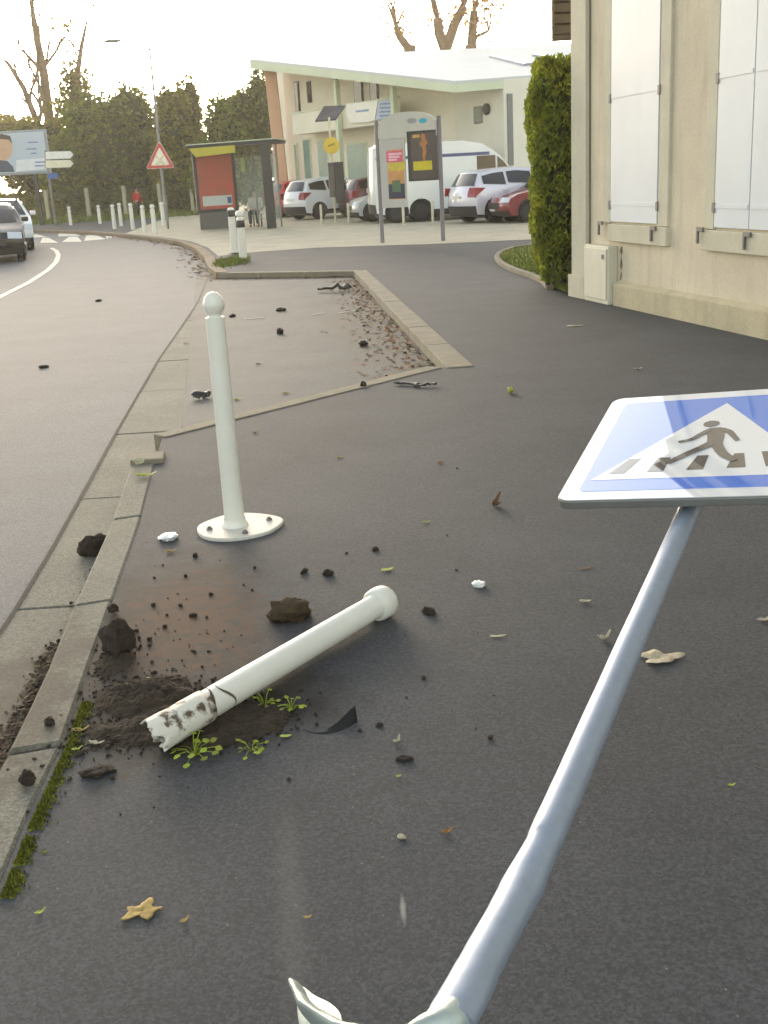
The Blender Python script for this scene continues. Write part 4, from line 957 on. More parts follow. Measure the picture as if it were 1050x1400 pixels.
# ------------------------------------------------------------------ cars
PAINT = {}
def paint(name, c, metal=.0, rough=.3): 
    if name not in PAINT: PAINT[name] = mat(name, c, rough, .03, 1, metal=metal, coat=.25 if max(c) < 40 else .8)
    return PAINT[name]
M['glass'] = mat('car_glass', (26, 30, 36), .06, .1, 1, spec=.8)
M['tyre'] = mat('tyre', (26, 26, 27), .85, .15, 20)
M['rim'] = mat('alloy', (150, 152, 156), .35, .1, 10, metal=.8)
M['trim'] = mat('black_trim', (32, 32, 36), .55, .1, 10)
M['red_l'] = mat('tail_lamp', (150, 24, 34), .2, .1, 20, coat=1)
M['head_l'] = mat('head_lamp', (206, 212, 218), .12, .1, 30, coat=1)
M['plate'] = mat('number_plate', (216, 216, 206), .5, .05, 30)
HATCH = ([(2.02,.24),(2.12,.40),(2.12,.62),(2.02,.80),(1.70,.92),(1.02,1.03),(.55,1.33),(.18,1.50),(-.5,1.56),(-1.25,1.52),(-1.72,1.44),(-2.02,1.03),(-2.10,.88),(-2.14,.55),(-2.06,.26)], 5, 11, [(.98,.05),(-.02,-.82),(-.92,-1.66)])
VAN = ([(2.70,.28),(2.80,.55),(2.76,.95),(2.55,1.14),(2.30,1.22),(2.08,1.32),(1.62,1.92),(1.30,2.20),(.95,2.42),(.3,2.55),(-2.5,2.57),(-2.74,2.44),(-2.8,1.32),(-2.82,.7),(-2.78,.34)], 5, 12, [(2.0,1.42),(1.36,.75)])
def interp(prof, x):                                # roof height at x
    for (xa, za), (xb, zb) in zip(prof, prof[1:]):
        if xb <= x <= xa: return za+(zb-za)*(xa-x)/max(1e-6, xa-xb)
    return 1.0
def car(name, label, group, loc, head, body, L=4.28, W=1.78, Hh=1.56, kind=HATCH, wheels=None, wr=.32, plate_back=True, roof_bar=False, stripe=False, belt_trim=False, lower=None):
    prof, ic, ir, wn = kind; L0 = prof[0][0]*2+.2 if kind is HATCH else 5.62; H0 = max(z for _, z in prof); fx, fz_ = L/L0, Hh/H0
    prof = [(x*fx, z*fz_) for x, z in prof]; belt = prof[ic][1]; tb = prof[ir][1]; H_ = Hh
    root = thing(name, label, 'van' if kind is VAN else 'car', loc, head, group)
    FR = [-1, -.93, -.6, 0, .6, .93, 1]; tum = .30 if kind is HATCH else .12
    def hw(z): return W/2-tum*W/2*max(0, z-belt)/(H_-belt)
    def S(u, f, off=0):
        i = min(int(u), len(prof)-2); t = u-i; x = prof[i][0]*(1-t)+prof[i+1][0]*t; z = prof[i][1]*(1-t)+prof[i+1][1]*t
        g = abs(f)**3; e = abs(x)/(L/2); pull = .22*g*max(0, e-.72)/.28*(1 if x > 0 else -1)
        p = Vector((x-pull, f*hw(z), z-.035*g*(z > .6)))
        if off:
            dx, dz = prof[i+1][0]-prof[i][0], prof[i+1][1]-prof[i][1]; n = Vector((-dz, 0, dx)).normalized()*-1
            n = n if n.dot(Vector((x*.2, 0, z-.6*Hh+.2)))*1 > -9 else n
            n = Vector((dz*-1, 0, dx)); n = n.normalized(); n = -n if (n.x*(x)+n.z*(z-.45*Hh)) < 0 else n
            p += n*off
        return p
    n = len(prof); b = MB()
    rows = [[S(i, f) for f in FR] for i in range(n)]; b.grid(rows)
    ws = wheels or [1.28*fx, -1.28*fx]; zb = prof[0][1]; ra = wr+.06
    for k, sgn_ in ((0, -1), (len(FR)-1, 1)):
        low = [rows[i][k] for i in range(ic, -1, -1)]
        for wx in sorted(ws, reverse=True):
            a0 = math.acos(max(-1, min(1, (zb-wr)/ra)))
            for j in range(11):
                a = -a0+2*a0*j/10; low.append(Vector((wx-ra*sin(a)*-1*-1, sgn_*W/2, wr+ra*cos(a))) if False else Vector((wx+ra*sin(-a), sgn_*W/2, wr+ra*cos(a))))
        low += [rows[i][k] for i in range(n-1, ir-1, -1)]
        # keep arch points ordered front to back
        b.add(low, [tuple(range(len(low)))]); up_ = [rows[i][k] for i in range(ic, ir+1)]; b.add(up_, [tuple(range(len(up_)))])
    me = b.build('body', body, root)
    import bmesh
    bm = bmesh.new(); bm.from_mesh(me.data); bmesh.ops.remove_doubles(bm, verts=bm.verts, dist=.0005); bmesh.ops.recalc_face_normals(bm, faces=bm.faces); bmesh.ops.triangulate(bm, faces=[f for f in bm.faces if len(f.verts) > 4]); bm.to_mesh(me.data); bm.free()
    for p in me.data.polygons: p.use_smooth = True
    me.data.set_sharp_from_angle(angle=radians(28))
    b = MB(); b.box((0, 0, .45), (L-.5, W-.14, .5)); b.build('underbody', M['trim'], root)
    def patch(u0, u1, f0, f1, off, nu=3, nf=7):
        b = MB(); b.grid([[S(u0+(u1-u0)*i/nu, f0+(f1-f0)*j/nf, off) for j in range(nf+1)] for i in range(nu+1)]); return b
    wsn = 2 if kind is HATCH else 2
    patch(ic+.06, ic+wsn-.08, -.88, .88, .012, 4).build('windscreen', M['glass'], root, smooth=40)
    if kind is HATCH: patch(ir-.92, ir-.10, -.82, .82, .012).build('rear_window', M['glass'], root, smooth=40)
    for sy in (-1, 1):
        for x0, x1 in wn:
            x0, x1 = x0*fx, x1*fx; pts = []; m_ = 6
            for j in range(m_+1):
                x = x0+(x1-x0)*j/m_; z = max(belt+.05, min(interp(prof, x)-.12*fz_, (Hh*.78 if kind is VAN else 9))); pts.append((x, z))
            bot = [(x1-(.0), belt+.035+(.05 if kind is HATCH else 0)), (x0, belt+.035)]
            V = [Vector((x, sy*(hw(z)+.006), z)) for x, z in pts+bot]; b = MB(); b.prism(V, Vector((0, sy*.006, 0))); b.build('side_window', M['glass'], root)
        b = MB(); b.box((prof[ic][0]-.22, sy*(W/2+.09), belt+.06), (.12, .18, .13)); b.build('mirror', M['trim'] if lower else body, root, bevel=.035, seg=3)
        patch(2.1, 3.0, sy*.58, sy*.97, .012, 4, 5).build('headlight', M['head_l'], root, smooth=40)
        if kind is HATCH:
            patch(ir+.02, ir+1.35, sy*.66, sy*.985, .014, 3, 3).build('tail_light', M['red_l'], root, smooth=40)
            xr = prof[ir][0]; b = MB(); b.prism([Vector((xr+.02, sy*(W/2+.004), belt-.01)), Vector((xr+.42, sy*(W/2+.004), belt-.03)), Vector((xr+.12, sy*(W/2+.004), belt-.24)), Vector((xr-.0, sy*(W/2+.004), belt-.26))], Vector((0, sy*.008, 0))); b.build('tail_light', M['red_l'], root)
        b = MB(); b.box((-.1*fx, sy*(W/2+.012), .33), (1.9*fx, .03, .12)); b.build('sill_trim', M['trim'], root)
        for hx in ((.05, -.95) if kind is HATCH else (.8,)): b = MB(); b.box((hx*fx, sy*(W/2+.016), belt-.13), (.2, .03, .035)); b.build('door_handle', body, root)
    patch(0, .95, -.97, .97, .014).build('front_bumper', lower or M['trim'], root, smooth=40)
    patch(1.25, 2.05, -.52, .52, .014).build('grille', M['trim'], root, smooth=40)
    patch(n-2+.15, n-1, -.97, .97, .014).build('rear_bumper', M['trim'], root, smooth=40)
    patch(.95, 1.2, -.27, .27, .022, 1, 2).build('front_plate', M['plate'], root)
    patch(n-2.75, n-2.5, -.27, .27, .022, 1, 2).build('rear_plate', M['plate'], root)
    for wx in ws:
        for sy in (-1, 1):
            Mw = Matrix.Rotation(-sy*pi/2, 3, 'X'); o_ = Vector((wx, sy*(W/2-.22), wr))
            b = MB(); b.lathe([(wr*.62, .0), (wr*.93, .0), (wr, .03), (wr, .17), (wr*.94, .205), (wr*.70, .21), (wr*.66, .19)], 24, Mw, o_); wl = b.build('wheel', M['tyre'], root, smooth=40)
            b = MB(); b.lathe([(.001, .14), (wr*.18, .15), (wr*.2, .13), (wr*.6, .13), (wr*.68, .2), (wr*.70, .2)], 24, Mw, o_)
            b.build('rim', M['trim'], wl)
            b = MB()
            for k in range(5):
                a = 2*pi*k/5+.3; d = Vector((cos(a), sin(a), 0)); e = Vector((-sin(a), cos(a), 0)); q = [d*.03+e*.035, d*.03-e*.035, d*wr*.66-e*.05, d*wr*.66+e*.05]
                b.prism([Mw @ (p+Vector((0, 0, .15)))+o_ for p in q], Mw @ Vector((0, 0, .03)))
            b.build('spokes', M['rim'], wl)
    if roof_bar:
        for sy in (-1, 1): b = MB(); b.tube([Vector((.3, sy*W*.31, Hh-.07)), Vector((.2, sy*W*.31, Hh+.03)), Vector((-1.2, sy*W*.31, Hh+.02)), Vector((-1.35, sy*W*.31, Hh-.10))], .025, 8); b.build('roof_rail', M['trim'], root)
    if stripe:
        for sy in (-1, 1): b = MB(); z = Hh*.80; b.prism([Vector((1.2, sy*(hw(z)+.004), z-.03)), Vector((-2.6, sy*(hw(z)+.004), z-.03)), Vector((-2.6, sy*(hw(z+.1)+.004), z+.07)), Vector((1.2, sy*(hw(z+.1)+.004), z+.07))], Vector((0, sy*.008, 0))); b.build('roof_seam', mat('blue_grey', (84, 92, 128), .5), root)
    return root
def place(px, py, alpha, dx, side, W=1.78):          # ground point under a wheel -> centre of the car
    p = G(px, py); h = Vector((cos(alpha), sin(alpha), 0)); s = Vector((sin(alpha), -cos(alpha), 0))*side; return p-h*dx-s*(W/2-.1), alpha
KG = 'cars parked in front of the far building'
l_, a_ = place(446, 299, radians(35), -1.0, 1); car('parked_car', 'white people carrier parked behind the thin bus stop pole, seen from its rear corner', KG, l_, a_, paint('white_car', (226, 228, 230)), Hh=1.66, L=4.4)
l_, a_ = place(677, 304, radians(24), -1.3, 1); car('parked_car', 'pearl white off-roader parked beside the conifer hedge, its rear lamps showing', KG, l_, a_, paint('pearl_car', (214, 212, 222), .2), Hh=1.62, W=1.84, L=4.4, wr=.35)
car('parked_car', 'bright red car mostly hidden behind the white people carrier', KG, P(426, 270, 52.5).xy.to_3d(), radians(30), paint('red_car', (190, 32, 46)), Hh=1.62)
car('parked_car', 'dark red hatchback parked between the white people carrier and the van', KG, P(534, 270, 47.0).xy.to_3d(), radians(22), paint('dark_red_car', (96, 22, 30)), Hh=1.6)
car('parked_car', 'small silver car facing the white people carrier, its bonnet beside the notice board post', KG, P(545, 280, 41.6).xy.to_3d(), radians(190), paint('silver_car', (206, 210, 214), .4), Hh=1.42, L=3.7)
car('parked_car', 'maroon car with a shiny bonnet half hidden by the conifer hedge', KG, P(766, 290, 34.3).xy.to_3d(), radians(192), paint('maroon_car', (118, 24, 36), .1), Hh=1.46)
car('van', 'long white high-roofed van parked behind the notice board', KG, P(618, 290, 39.2).xy.to_3d(), radians(3), paint('van_white', (226, 230, 226)), L=5.75, W=2.0, Hh=2.58, kind=VAN, wheels=[2.02, -1.15, -1.98], wr=.35, stripe=True)
RG = 'cars driving on the road'
al = radians(-74); h = Vector((cos(al), sin(al), 0)); ls = Vector((-sin(al), cos(al), 0))
car('car', 'black car coming round the bend, its bonnet catching the sky', RG, G(33, 356, ZR)-h*1.28-ls*.82, al, paint('black_car', (26, 26, 28), .1, .2), Hh=1.50)
car('car', 'white car with dark roof rails following behind the black car', RG, P(0, 290, 37).xy.to_3d()+Vector((0, 0, ZR)), radians(-72), paint('white_car', (226, 228, 230)), Hh=1.60, roof_bar=True)

# ------------------------------------------------------------------ bus shelter
SA, SB, SC = G(275, 315), G(328, 311.5), G(372, 313)
sh = thing('bus_shelter', 'bus shelter with a red advert case and glass back on the forecourt', 'bus shelter', SA)
AP = Plane(SA, SB)
b = MB(); b.wbox(AP, 0, AP.len, .02, .62, -.2, 0); wpart(b, 'advert_base', mat('base_grey', (92, 92, 88), .6, .1, 3), sh, bevel=.02)
fzp = lambda px, py: AP.sz(px, py)
b = MB(); b.wbox(AP, -.06, AP.len+.02, .62, 2.72, -.22, .02); ac = wpart(b, 'advert_case', M['dark'], sh, bevel=.03)
b = MB(); b.wbox(AP, .06, AP.len-.10, .72, 2.60, .021, .028); ps = wpart(b, 'poster', mat('red_poster', (186, 62, 42), .4, .18, 1.1, coat=.4, c2=(140, 70, 56)), ac)
b = MB(); b.wbox(AP, .16, AP.len-.2, .84, 1.18, .0285, .032); wpart(b, 'poster_band', mat('pale_band', (186, 192, 186), .5, .06, 6), ps)
b = MB(); b.wbox(AP, AP.len-.37, AP.len-.22, .90, 1.12, .0325, .035); wpart(b, 'poster_square', mat('blue_square', (54, 84, 130), .5), ps)
yv = Vector((.12, .99, 0)).normalized()
f0, f1 = P(256, 203, 40.6), P(374, 199, 39.4); zr_ = 2.82
r0, r1 = Vector((f0.x, f0.y-.1, zr_)), Vector((f1.x+.05, f1.y, zr_+.02))
b = MB(); b.prism([r0, r1, r1+yv*2.0, r0+yv*2.0], (0, 0, .10)); rf = wpart(b, 'roof', M['dark'], sh, bevel=.02)
b = MB(); b.prism([r0+Vector((-.04,-.05,.102)), r1+Vector((.04,-.05,.102)), r1+yv*2.05+Vector((.04,0,.102)), r0+yv*2.05+Vector((-.04,0,.102))], (0, 0, .03)); wpart(b, 'roof_edge', M['fascia'], rf)
b = MB(); q = r0+Vector((.05, .0, -.002)); e = (r1-r0).normalized(); b.prism([q, q+e*1.78, q+e*1.78+Vector((0, .05, -.24)), q+e*.25+Vector((0, .05, -.30))], Vector((0, .04, 0))); wpart(b, 'yellow_band', mat('yellow_band', (188, 178, 66), .5, .08, 2), rf)
b = MB(); b.prism([SC+Vector((-.17,-.02,.02)), SC+Vector((.13,-.02,.02)), SC+Vector((.16,.1,.02)), SC+Vector((-.14,.1,.02))], Vector((-.02, 0, zr_))); wpart(b, 'end_post', M['dark'], sh, bevel=.01)
back0, back1 = SA+yv*1.75+Vector((.1, 0, 0)), SC+yv*1.75
for k in range(4):
    q = back0.lerp(back1, k/3); b = MB(); b.tube([q+Vector((0,0,.004)), q+Vector((0, 0, zr_))], .035, 8); wpart(b, 'back_post', M['greymetal'], sh)
M['clear'] = mat('clear_glass', (200, 210, 200), .05, .05, 1, alpha=.22, spec=.6)
b = MB(); d_ = (back1-back0); d_.z = 0; q = back0+Vector((0, 0, .25)); b.prism([q, q+d_, q+d_+Vector((0,0,2.25)), q+Vector((0,0,2.25))], Vector((0, .012, 0))); wpart(b, 'back_glass', M['clear'], sh)
b = MB(); q = SC+Vector((-.03, .14, .3)); b.prism([q, q+yv*1.5, q+yv*1.5+Vector((0,0,2.2)), q+Vector((0,0,2.2))], Vector((.012, 0, 0))); wpart(b, 'side_glass', M['clear'], sh)
bq = SB.lerp(SC, .16)+yv*1.05; bw = SC-SB; bw.z = 0; bw = bw.normalized()
b = MB(); b.prism([bq+Vector((0,0,.42)), bq+bw*1.05+Vector((0,0,.42)), bq+bw*1.05+yv*.38+Vector((0,0,.42)), bq+yv*.38+Vector((0,0,.42))], (0, 0, .04)); bn = wpart(b, 'bench_seat', M['greymetal'], sh)
for t in (.15, .9): b = MB(); q = bq+bw*t+yv*.3; b.tube([q+Vector((0,0,.004)), q+Vector((0,0,.42))], .03, 8); wpart(b, 'bench_leg', M['dark'], sh)
b = MB(); q = SB+Vector((.22, .1, 0)); b.prism([q+Vector((0,0,1.95)), q+Vector((.14,0,1.95)), q+Vector((.14,0,2.45)), q+Vector((0,0,2.45))], (0, .04, 0)); wpart(b, 'stop_flag', mat('pale_green', (170, 190, 120), .5), sh)

# ------------------------------------------------------------------ people
def skinned(name, chains, m, parent, sub=2):
    vs, es, rs = [], [], []; key = {}
    for ch in chains:
        prev = None
        for p, rad in ch:
            k = tuple(round(c, 4) for c in p)
            if k not in key: key[k] = len(vs); vs.append(p); rs.append(rad if hasattr(rad, '__len__') else (rad, rad))
            i = key[k]
            if prev is not None and prev != i: es.append((prev, i))
            prev = i
    me = bpy.data.meshes.new(name); me.from_pydata(vs, es, []); o = bpy.data.objects.new(name, me); col.objects.link(o)
    sk = o.modifiers.new('skin', 'SKIN'); sk.use_smooth_shade = True
    for i, rr in enumerate(rs): me.skin_vertices[0].data[i].radius = rr
    me.skin_vertices[0].data[0].use_root = True
    sb_ = o.modifiers.new('sub', 'SUBSURF'); sb_.levels = sb_.render_levels = sub
    me.materials.append(m)
    dg = bpy.context.evaluated_depsgraph_get(); nm = bpy.data.meshes.new_from_object(o.evaluated_get(dg)); o.modifiers.clear(); o.data = nm
    for p in nm.polygons: p.use_smooth = True
    o.parent = parent; return o
M['skin'] = mat('skin', (196, 150, 124), .55, .06, 8)
M['hair'] = mat('dark_hair', (40, 32, 28), .7, .2, 30)
M['jeans'] = mat('dark_trousers', (42, 44, 54), .85, .15, 12)
M['shoe'] = mat('shoe', (30, 28, 28), .6, .1, 10)
def hand(w_, d, s=1):
    out = []; side = Vector((d.y, -d.x, 0)) if abs(d.z) < .8 else Vector((0, 1, 0)); side = side.normalized(); palm = w_+d*.075
    for k, l in enumerate((.07, .08, .075, .06)):
        q = palm+side*(-.027+.018*k); out.append([(w_, (.026, .018)), (palm, (.034, .016)), (q+d*.012, .0095), (q+d*(l*.55)+Vector((0, -.006, 0)), .0085), (q+d*l+Vector((0, -.018, 0)), .0065)])
    th = w_+d*.03-side*.03; out.append([(w_, (.026, .018)), (th, .012), (th+d*.03-side*.012, .0095), (th+d*.055-side*.012, .008)])
    return out
def face(o, c, parent, k=1):
    # eyes, nose, mouth and ears on a face looking along -Y
    for sx in (-1, 1):
        b = MB(); b.lathe([(.001, -.009), (.009, -.003), (.009, .004), (.001, .009)], 10, None, c+Vector((sx*.032, -.088, .012))); b.build('eye', M['shoe'], parent, smooth=60)
        b = MB(); core(b, c+Vector((sx*.078, .005, -.005)), (.012, .02, .032), 1); b.build('ear', M['skin'], parent, smooth=60)
    b = MB(); b.prism([c+Vector((0, -.086, .015)), c+Vector((-.016, -.086, -.03)), c+Vector((.016, -.086, -.03))], (0, -.022, -.004)); b.build('nose', M['skin'], parent, bevel=.006, smooth=60)
    b = MB(); b.box(c+Vector((0, -.083, -.055)), (.045, .008, .010)); b.build('mouth', mat('lips', (150, 90, 84), .5), parent, bevel=.003)
def hairdo(c, parent):
    b = MB(); R = []
    for i in range(9):
        th = pi*.62*i/8; row = []
        for j in range(17):
            ph = 2*pi*j/16; v = Vector((sin(th)*cos(ph), sin(th)*sin(ph), cos(th))); front = max(0, -v.y)
            th2 = th*(1-.42*front) ; v = Vector((sin(th2)*cos(ph), sin(th2)*sin(ph), cos(th2))); row.append(c+Vector((v.x*.085, v.y*.104+.006, v.z*.118+.012)))
        R.append(row)
    b.grid(R); o = b.build('hair', M['hair'], parent, smooth=60); md = o.modifiers.new('t', 'SOLIDIFY'); md.thickness = .012
V_ = Vector
# walker in red
pr = thing('person', 'person in a red jacket and dark trousers walking beyond the white bollards', 'person', G(190, 297), radians(60))
hd_ = V_((0, -.01, 1.585))
legs = [(V_((-.10, -.02, .88)), V_((-.11, -.10, .48)), V_((-.11, -.06, .08)), V_((-.11, -.22, .04))), (V_((.10, .02, .88)), V_((.10, .04, .48)), V_((.10, .20, .12)), V_((.10, .08, .04)))]
pel = V_((0, 0, .95)); chest = V_((0, 0, 1.25)); neck = V_((0, 0, 1.43))
arms = [(V_((-.19, 0, 1.37)), V_((-.26, .05, 1.10)), V_((-.25, -.06, .86))), (V_((.19, 0, 1.37)), V_((.26, -.02, 1.10)), V_((.27, -.14, .88)))]
bodyc = [[(pel, (.15, .11)), (V_((0, 0, 1.08)), (.14, .10)), (chest, (.17, .115)), (V_((0, 0, 1.38)), (.12, .085)), (neck, (.052, .052)), (V_((0, -.008, 1.50)), (.055, .06)), (hd_, (.074, .092)), (V_((0, 0, 1.66)), (.060, .075))]]
for (a, b1, c1, d1) in legs: bodyc.append([(pel, (.15, .11)), (a, .085), (b1, .058), (c1, .042), (d1, (.042, .03))])
for (a, b1, c1) in arms: bodyc.append([(V_((0, 0, 1.38)), (.12, .085)), (a, .055), (b1, .04), (c1, .03)]); bodyc += hand(c1, (c1-b1).normalized())
skinned('body', bodyc, M['skin'], pr)
jc = [[(V_((0, 0, .86)), (.175, .135)), (V_((0, 0, 1.08)), (.168, .13)), (chest, (.195, .14)), (V_((0, 0, 1.38)), (.14, .10)), (V_((0, 0, 1.44)), (.075, .075))]]
for (a, b1, c1) in arms: jc.append([(V_((0, 0, 1.38)), (.14, .10)), (a, .075), (b1, .06), (b1.lerp(c1, .88), .05)])
skinned('jacket', jc, mat('red_jacket', (200, 36, 38), .8, .08, 10), pr)
tc_ = [[(V_((0, 0, .97)), (.16, .12)), (V_((0, 0, .90)), (.165, .125))]]
for (a, b1, c1, d1) in legs: tc_.append([(V_((0, 0, .90)), (.165, .125)), (a.lerp(b1, .12), .10), (b1, .075), (c1, .06)])
skinned('trousers', tc_, M['jeans'], pr)
for (a, b1, c1, d1) in legs: skinned('shoe', [[(c1+V_((0, .05, -.045)), (.045, .04)), (c1.lerp(d1, .5)+V_((0, 0, -.02)), (.048, .035)), (d1, (.045, .028))]], M['shoe'], pr)
hairdo(hd_+V_((0, 0, .02)), pr); face(None, hd_, pr)
# seated person in the shelter
sp_ = bq+bw*.50+yv*.16; sp_.z = 0
ps_ = thing('person', 'person in a pale grey jacket sitting on the bench inside the shelter', 'person', sp_, radians(-8))
pel = V_((0, 0, .56)); chest = V_((0, .03, .86)); hd_ = V_((0, -.02, 1.19)); mid = V_((0, .02, .70)); shp = V_((0, .03, .99))
legs = [(V_((-.10, -.06, .53)), V_((-.13, -.42, .53)), V_((-.13, -.40, .10)), V_((-.13, -.55, .045))), (V_((.10, -.06, .53)), V_((.14, -.42, .53)), V_((.15, -.46, .10)), V_((.16, -.61, .045)))]
arms = [(V_((-.19, .03, .98)), V_((-.25, -.04, .74)), V_((-.10, -.27, .66))), (V_((.19, .03, .98)), V_((.25, -.04, .74)), V_((.09, -.28, .66)))]
bodyc = [[(pel, (.16, .13)), (mid, (.15, .12)), (chest, (.17, .12)), (shp, (.12, .085)), (V_((0, .02, 1.05)), (.052, .052)), (V_((0, 0, 1.11)), (.055, .06)), (hd_, (.074, .092)), (V_((0, -.01, 1.265)), (.060, .075))]]
for (a, b1, c1, d1) in legs: bodyc.append([(pel, (.16, .13)), (a, .09), (b1, .062), (c1, .043), (d1, (.042, .03))])
for (a, b1, c1) in arms: bodyc.append([(shp, (.12, .085)), (a, .055), (b1, .04), (c1, .03)]); bodyc += hand(c1, (V_((0, -.42, .6))-c1).normalized())
skinned('body', bodyc, M['skin'], ps_)
jc = [[(V_((0, .0, .52)), (.19, .16)), (mid, (.185, .15)), (chest, (.20, .145)), (shp, (.145, .105)), (V_((0, .02, 1.06)), (.08, .08))]]
for (a, b1, c1) in arms: jc.append([(shp, (.145, .105)), (a, .08), (b1, .065), (b1.lerp(c1, .88), .052)])
skinned('jacket', jc, mat('grey_jacket', (196, 190, 176), .85, .1, 10), ps_)
tc_ = [[(V_((0, .02, .58)), (.17, .14)), (V_((0, -.01, .55)), (.17, .14))]]
for (a, b1, c1, d1) in legs: tc_.append([(V_((0, -.01, .55)), (.17, .14)), (a, .105), (b1, .08), (c1, .062)])
skinned('trousers', tc_, M['jeans'], ps_)
for (a, b1, c1, d1) in legs: skinned('shoe', [[(c1+V_((0, .04, -.04)), (.045, .045)), (c1.lerp(d1, .5)+V_((0, 0, -.02)), (.048, .038)), (d1, (.045, .03))]], M['shoe'], ps_)
hairdo(hd_+V_((0, 0, .02)), ps_); face(None, hd_, ps_)

# ------------------------------------------------------------------ notice board with two posts
IA, IB = G(523, 332), G(606, 329.5)
nbd = thing('notice_board', 'tall two-post notice board with an arched top and two posters', 'notice board', IA); IP = Plane(IA, IB)
iz = lambda px, py, off=0: IP.sz(px, py, off)
zt = iz(600, 158)[1]
for s in (0, IP.len): wpart(MB().tube([IP.pt(s, 0), IP.pt(s, zt)], .05, 12), 'post', mat('board_post', (120, 116, 122), .5, .1, 6), nbd, smooth=40)
z0, z1 = iz(565, 186)[1], iz(565, 152)[1]; arc = [(.05, z0-.02)]+[(IP.len*.5-(IP.len*.5-.05)*cos(pi*k/16), z0+.16+(z1-z0-.16)*sin(pi*k/16)**.7) for k in range(17)]+[(IP.len-.05, z0-.02)]
tp = wpart(MB().wpoly(IP, arc, -.05, .05), 'arched_top', mat('board_grey', (196, 194, 182), .6, .05, 2), nbd)
for px, py, c in ((578, 165, (60, 170, 190)), (563, 165, (150, 150, 150))):
    s, z = iz(px, py, .05); wpart(MB().prism([IP.pt(s+(.10 if c[0] < 100 else .12)*cos(2*pi*k/20), z+.055*sin(2*pi*k/20), .0505) for k in range(20)], IP.n*.006), 'emblem', mat('emblem', c, .5), tp)
s1_, zb_ = iz(557, 283); bp_ = wpart(MB().wbox(IP, .052, s1_, zb_, z0-.03, -.03, .03), 'panel', mat('panel_grey', (186, 184, 178), .55, .05, 2), nbd)
def ibox(x0, x1, y0, y1, o0, o1): a, zt_ = iz(x0, y0, o0); c, zl_ = iz(x1, y1, o0); return MB().wbox(IP, a, c, zl_, zt_, o0, o1)
pp1 = wpart(ibox(529, 554, 205, 272, .0305, .033), 'poster', mat('poster_cream', (206, 150, 96), .6, .15, 4), bp_)
for x0, x1, y0, y1, c in ((528, 550, 207, 221, (214, 96, 124)), (530, 554, 223, 233, (206, 186, 70)), (531, 554, 252, 271, (46, 52, 74)), (536, 548, 247, 262, (84, 116, 84))): wpart(ibox(x0, x1, y0, y1, .0335+.0006*(x1-x0 < 15), .0355+.0006*(x1-x0 < 15)), 'poster_print', mat('print', c, .6, .2, 8), pp1)
for k in range(3): wpart(ibox(531, 549-3*k, 209.5+k*4, 211.5+k*4, .036, .0364), 'poster_print', mat('print', (240, 190, 200), .6), pp1)
cs = wpart(ibox(558, 600, 180, 246, -.04, .06), 'display_case', M['dark'], nbd)
pp2 = wpart(ibox(560.5, 597.5, 183, 243, .0605, .064), 'poster', mat('poster_dark', (74, 64, 60), .5, .15, 6, coat=.3), cs)
wpart(ibox(565, 591, 221, 232, .0645, .067), 'poster_print', mat('print', (206, 190, 40), .6, .1, 8), pp2)
s, z = iz(579, 203, .065)
fig = [(-.02,.34),(.05,.31),(.07,.2),(.13,.12),(.06,.06),(.08,-.08),(.03,-.2),(.07,-.32),(-.02,-.33),(-.04,-.15),(-.03,0),(-.12,.1),(-.05,.18),(-.06,.28)]
wpart(MB().wpoly(IP, [(s+x*.85, z+y) for x, y in fig], .0645, .0668), 'poster_print', mat('print', (176, 112, 62), .6, .2, 8), pp2)
wpart(ibox(564, 574, 184.5, 188, .0645, .067), 'poster_print', mat('print', (196, 150, 70), .6), pp2)

# ------------------------------------------------------------------ bus stop pole with solar panel
bs = thing('bus_stop_pole', 'slim bus stop pole carrying a yellow disc and a tilted solar panel', 'bus stop', G(459, 304))
YB = G(459, 304).y
def bar(p, q, r_, name, m, parent, seg=10): return wpart(MB().tube([p, q], r_, seg), name, m, parent, smooth=40)
g_ = G(459, 304); topz = P(455, 160, YB).z
po_ = bar(g_, Vector((g_.x, g_.y, topz)), .04, 'pole', mat('cream_post', (206, 200, 170), .5), bs)
q = [P(431, 167, YB+.1), P(459, 164.5, YB+.1), P(472, 146, YB+1.0), P(443, 147, YB+1.0)]; wpart(MB().prism(q, (0, 0, .05)), 'solar_panel', mat('solar', (52, 46, 44), .35, .1, 4), bs)
c = P(453, 199, YB-.08); b = MB(); b.lathe([(.001, -.03), (.27, -.03), (.29, -.02), (.29, .02), (.27, .03), (.001, .03)], 28, Matrix.Rotation(pi/2, 3, 'X'), c); dsc = wpart(b, 'yellow_disc', mat('stop_yellow', (212, 182, 50), .5, .06, 6), bs, smooth=40)
b = MB(); b.box(c+Vector((0, -.036, .02)), (.26, .006, .06), Matrix.Rotation(-.3, 3, 'Y')); wpart(b, 'disc_print', mat('ochre', (150, 116, 40), .6), dsc)
for k, (x0, x1, yt, yb) in enumerate(((451, 458, 222, 270), (459.5, 469, 221, 278))):
    a, c = P(x0, yb, YB-.3-.1*k), P(x1, yt, YB-.3-.1*k); wpart(MB().box(((a.x+c.x)/2, YB-.3-.1*k, (a.z+c.z)/2), (c.x-a.x, .14, c.z-a.z)), 'timetable_case', M['dark'] if k else mat('case', (98, 92, 86), .5), bs, bevel=.03)
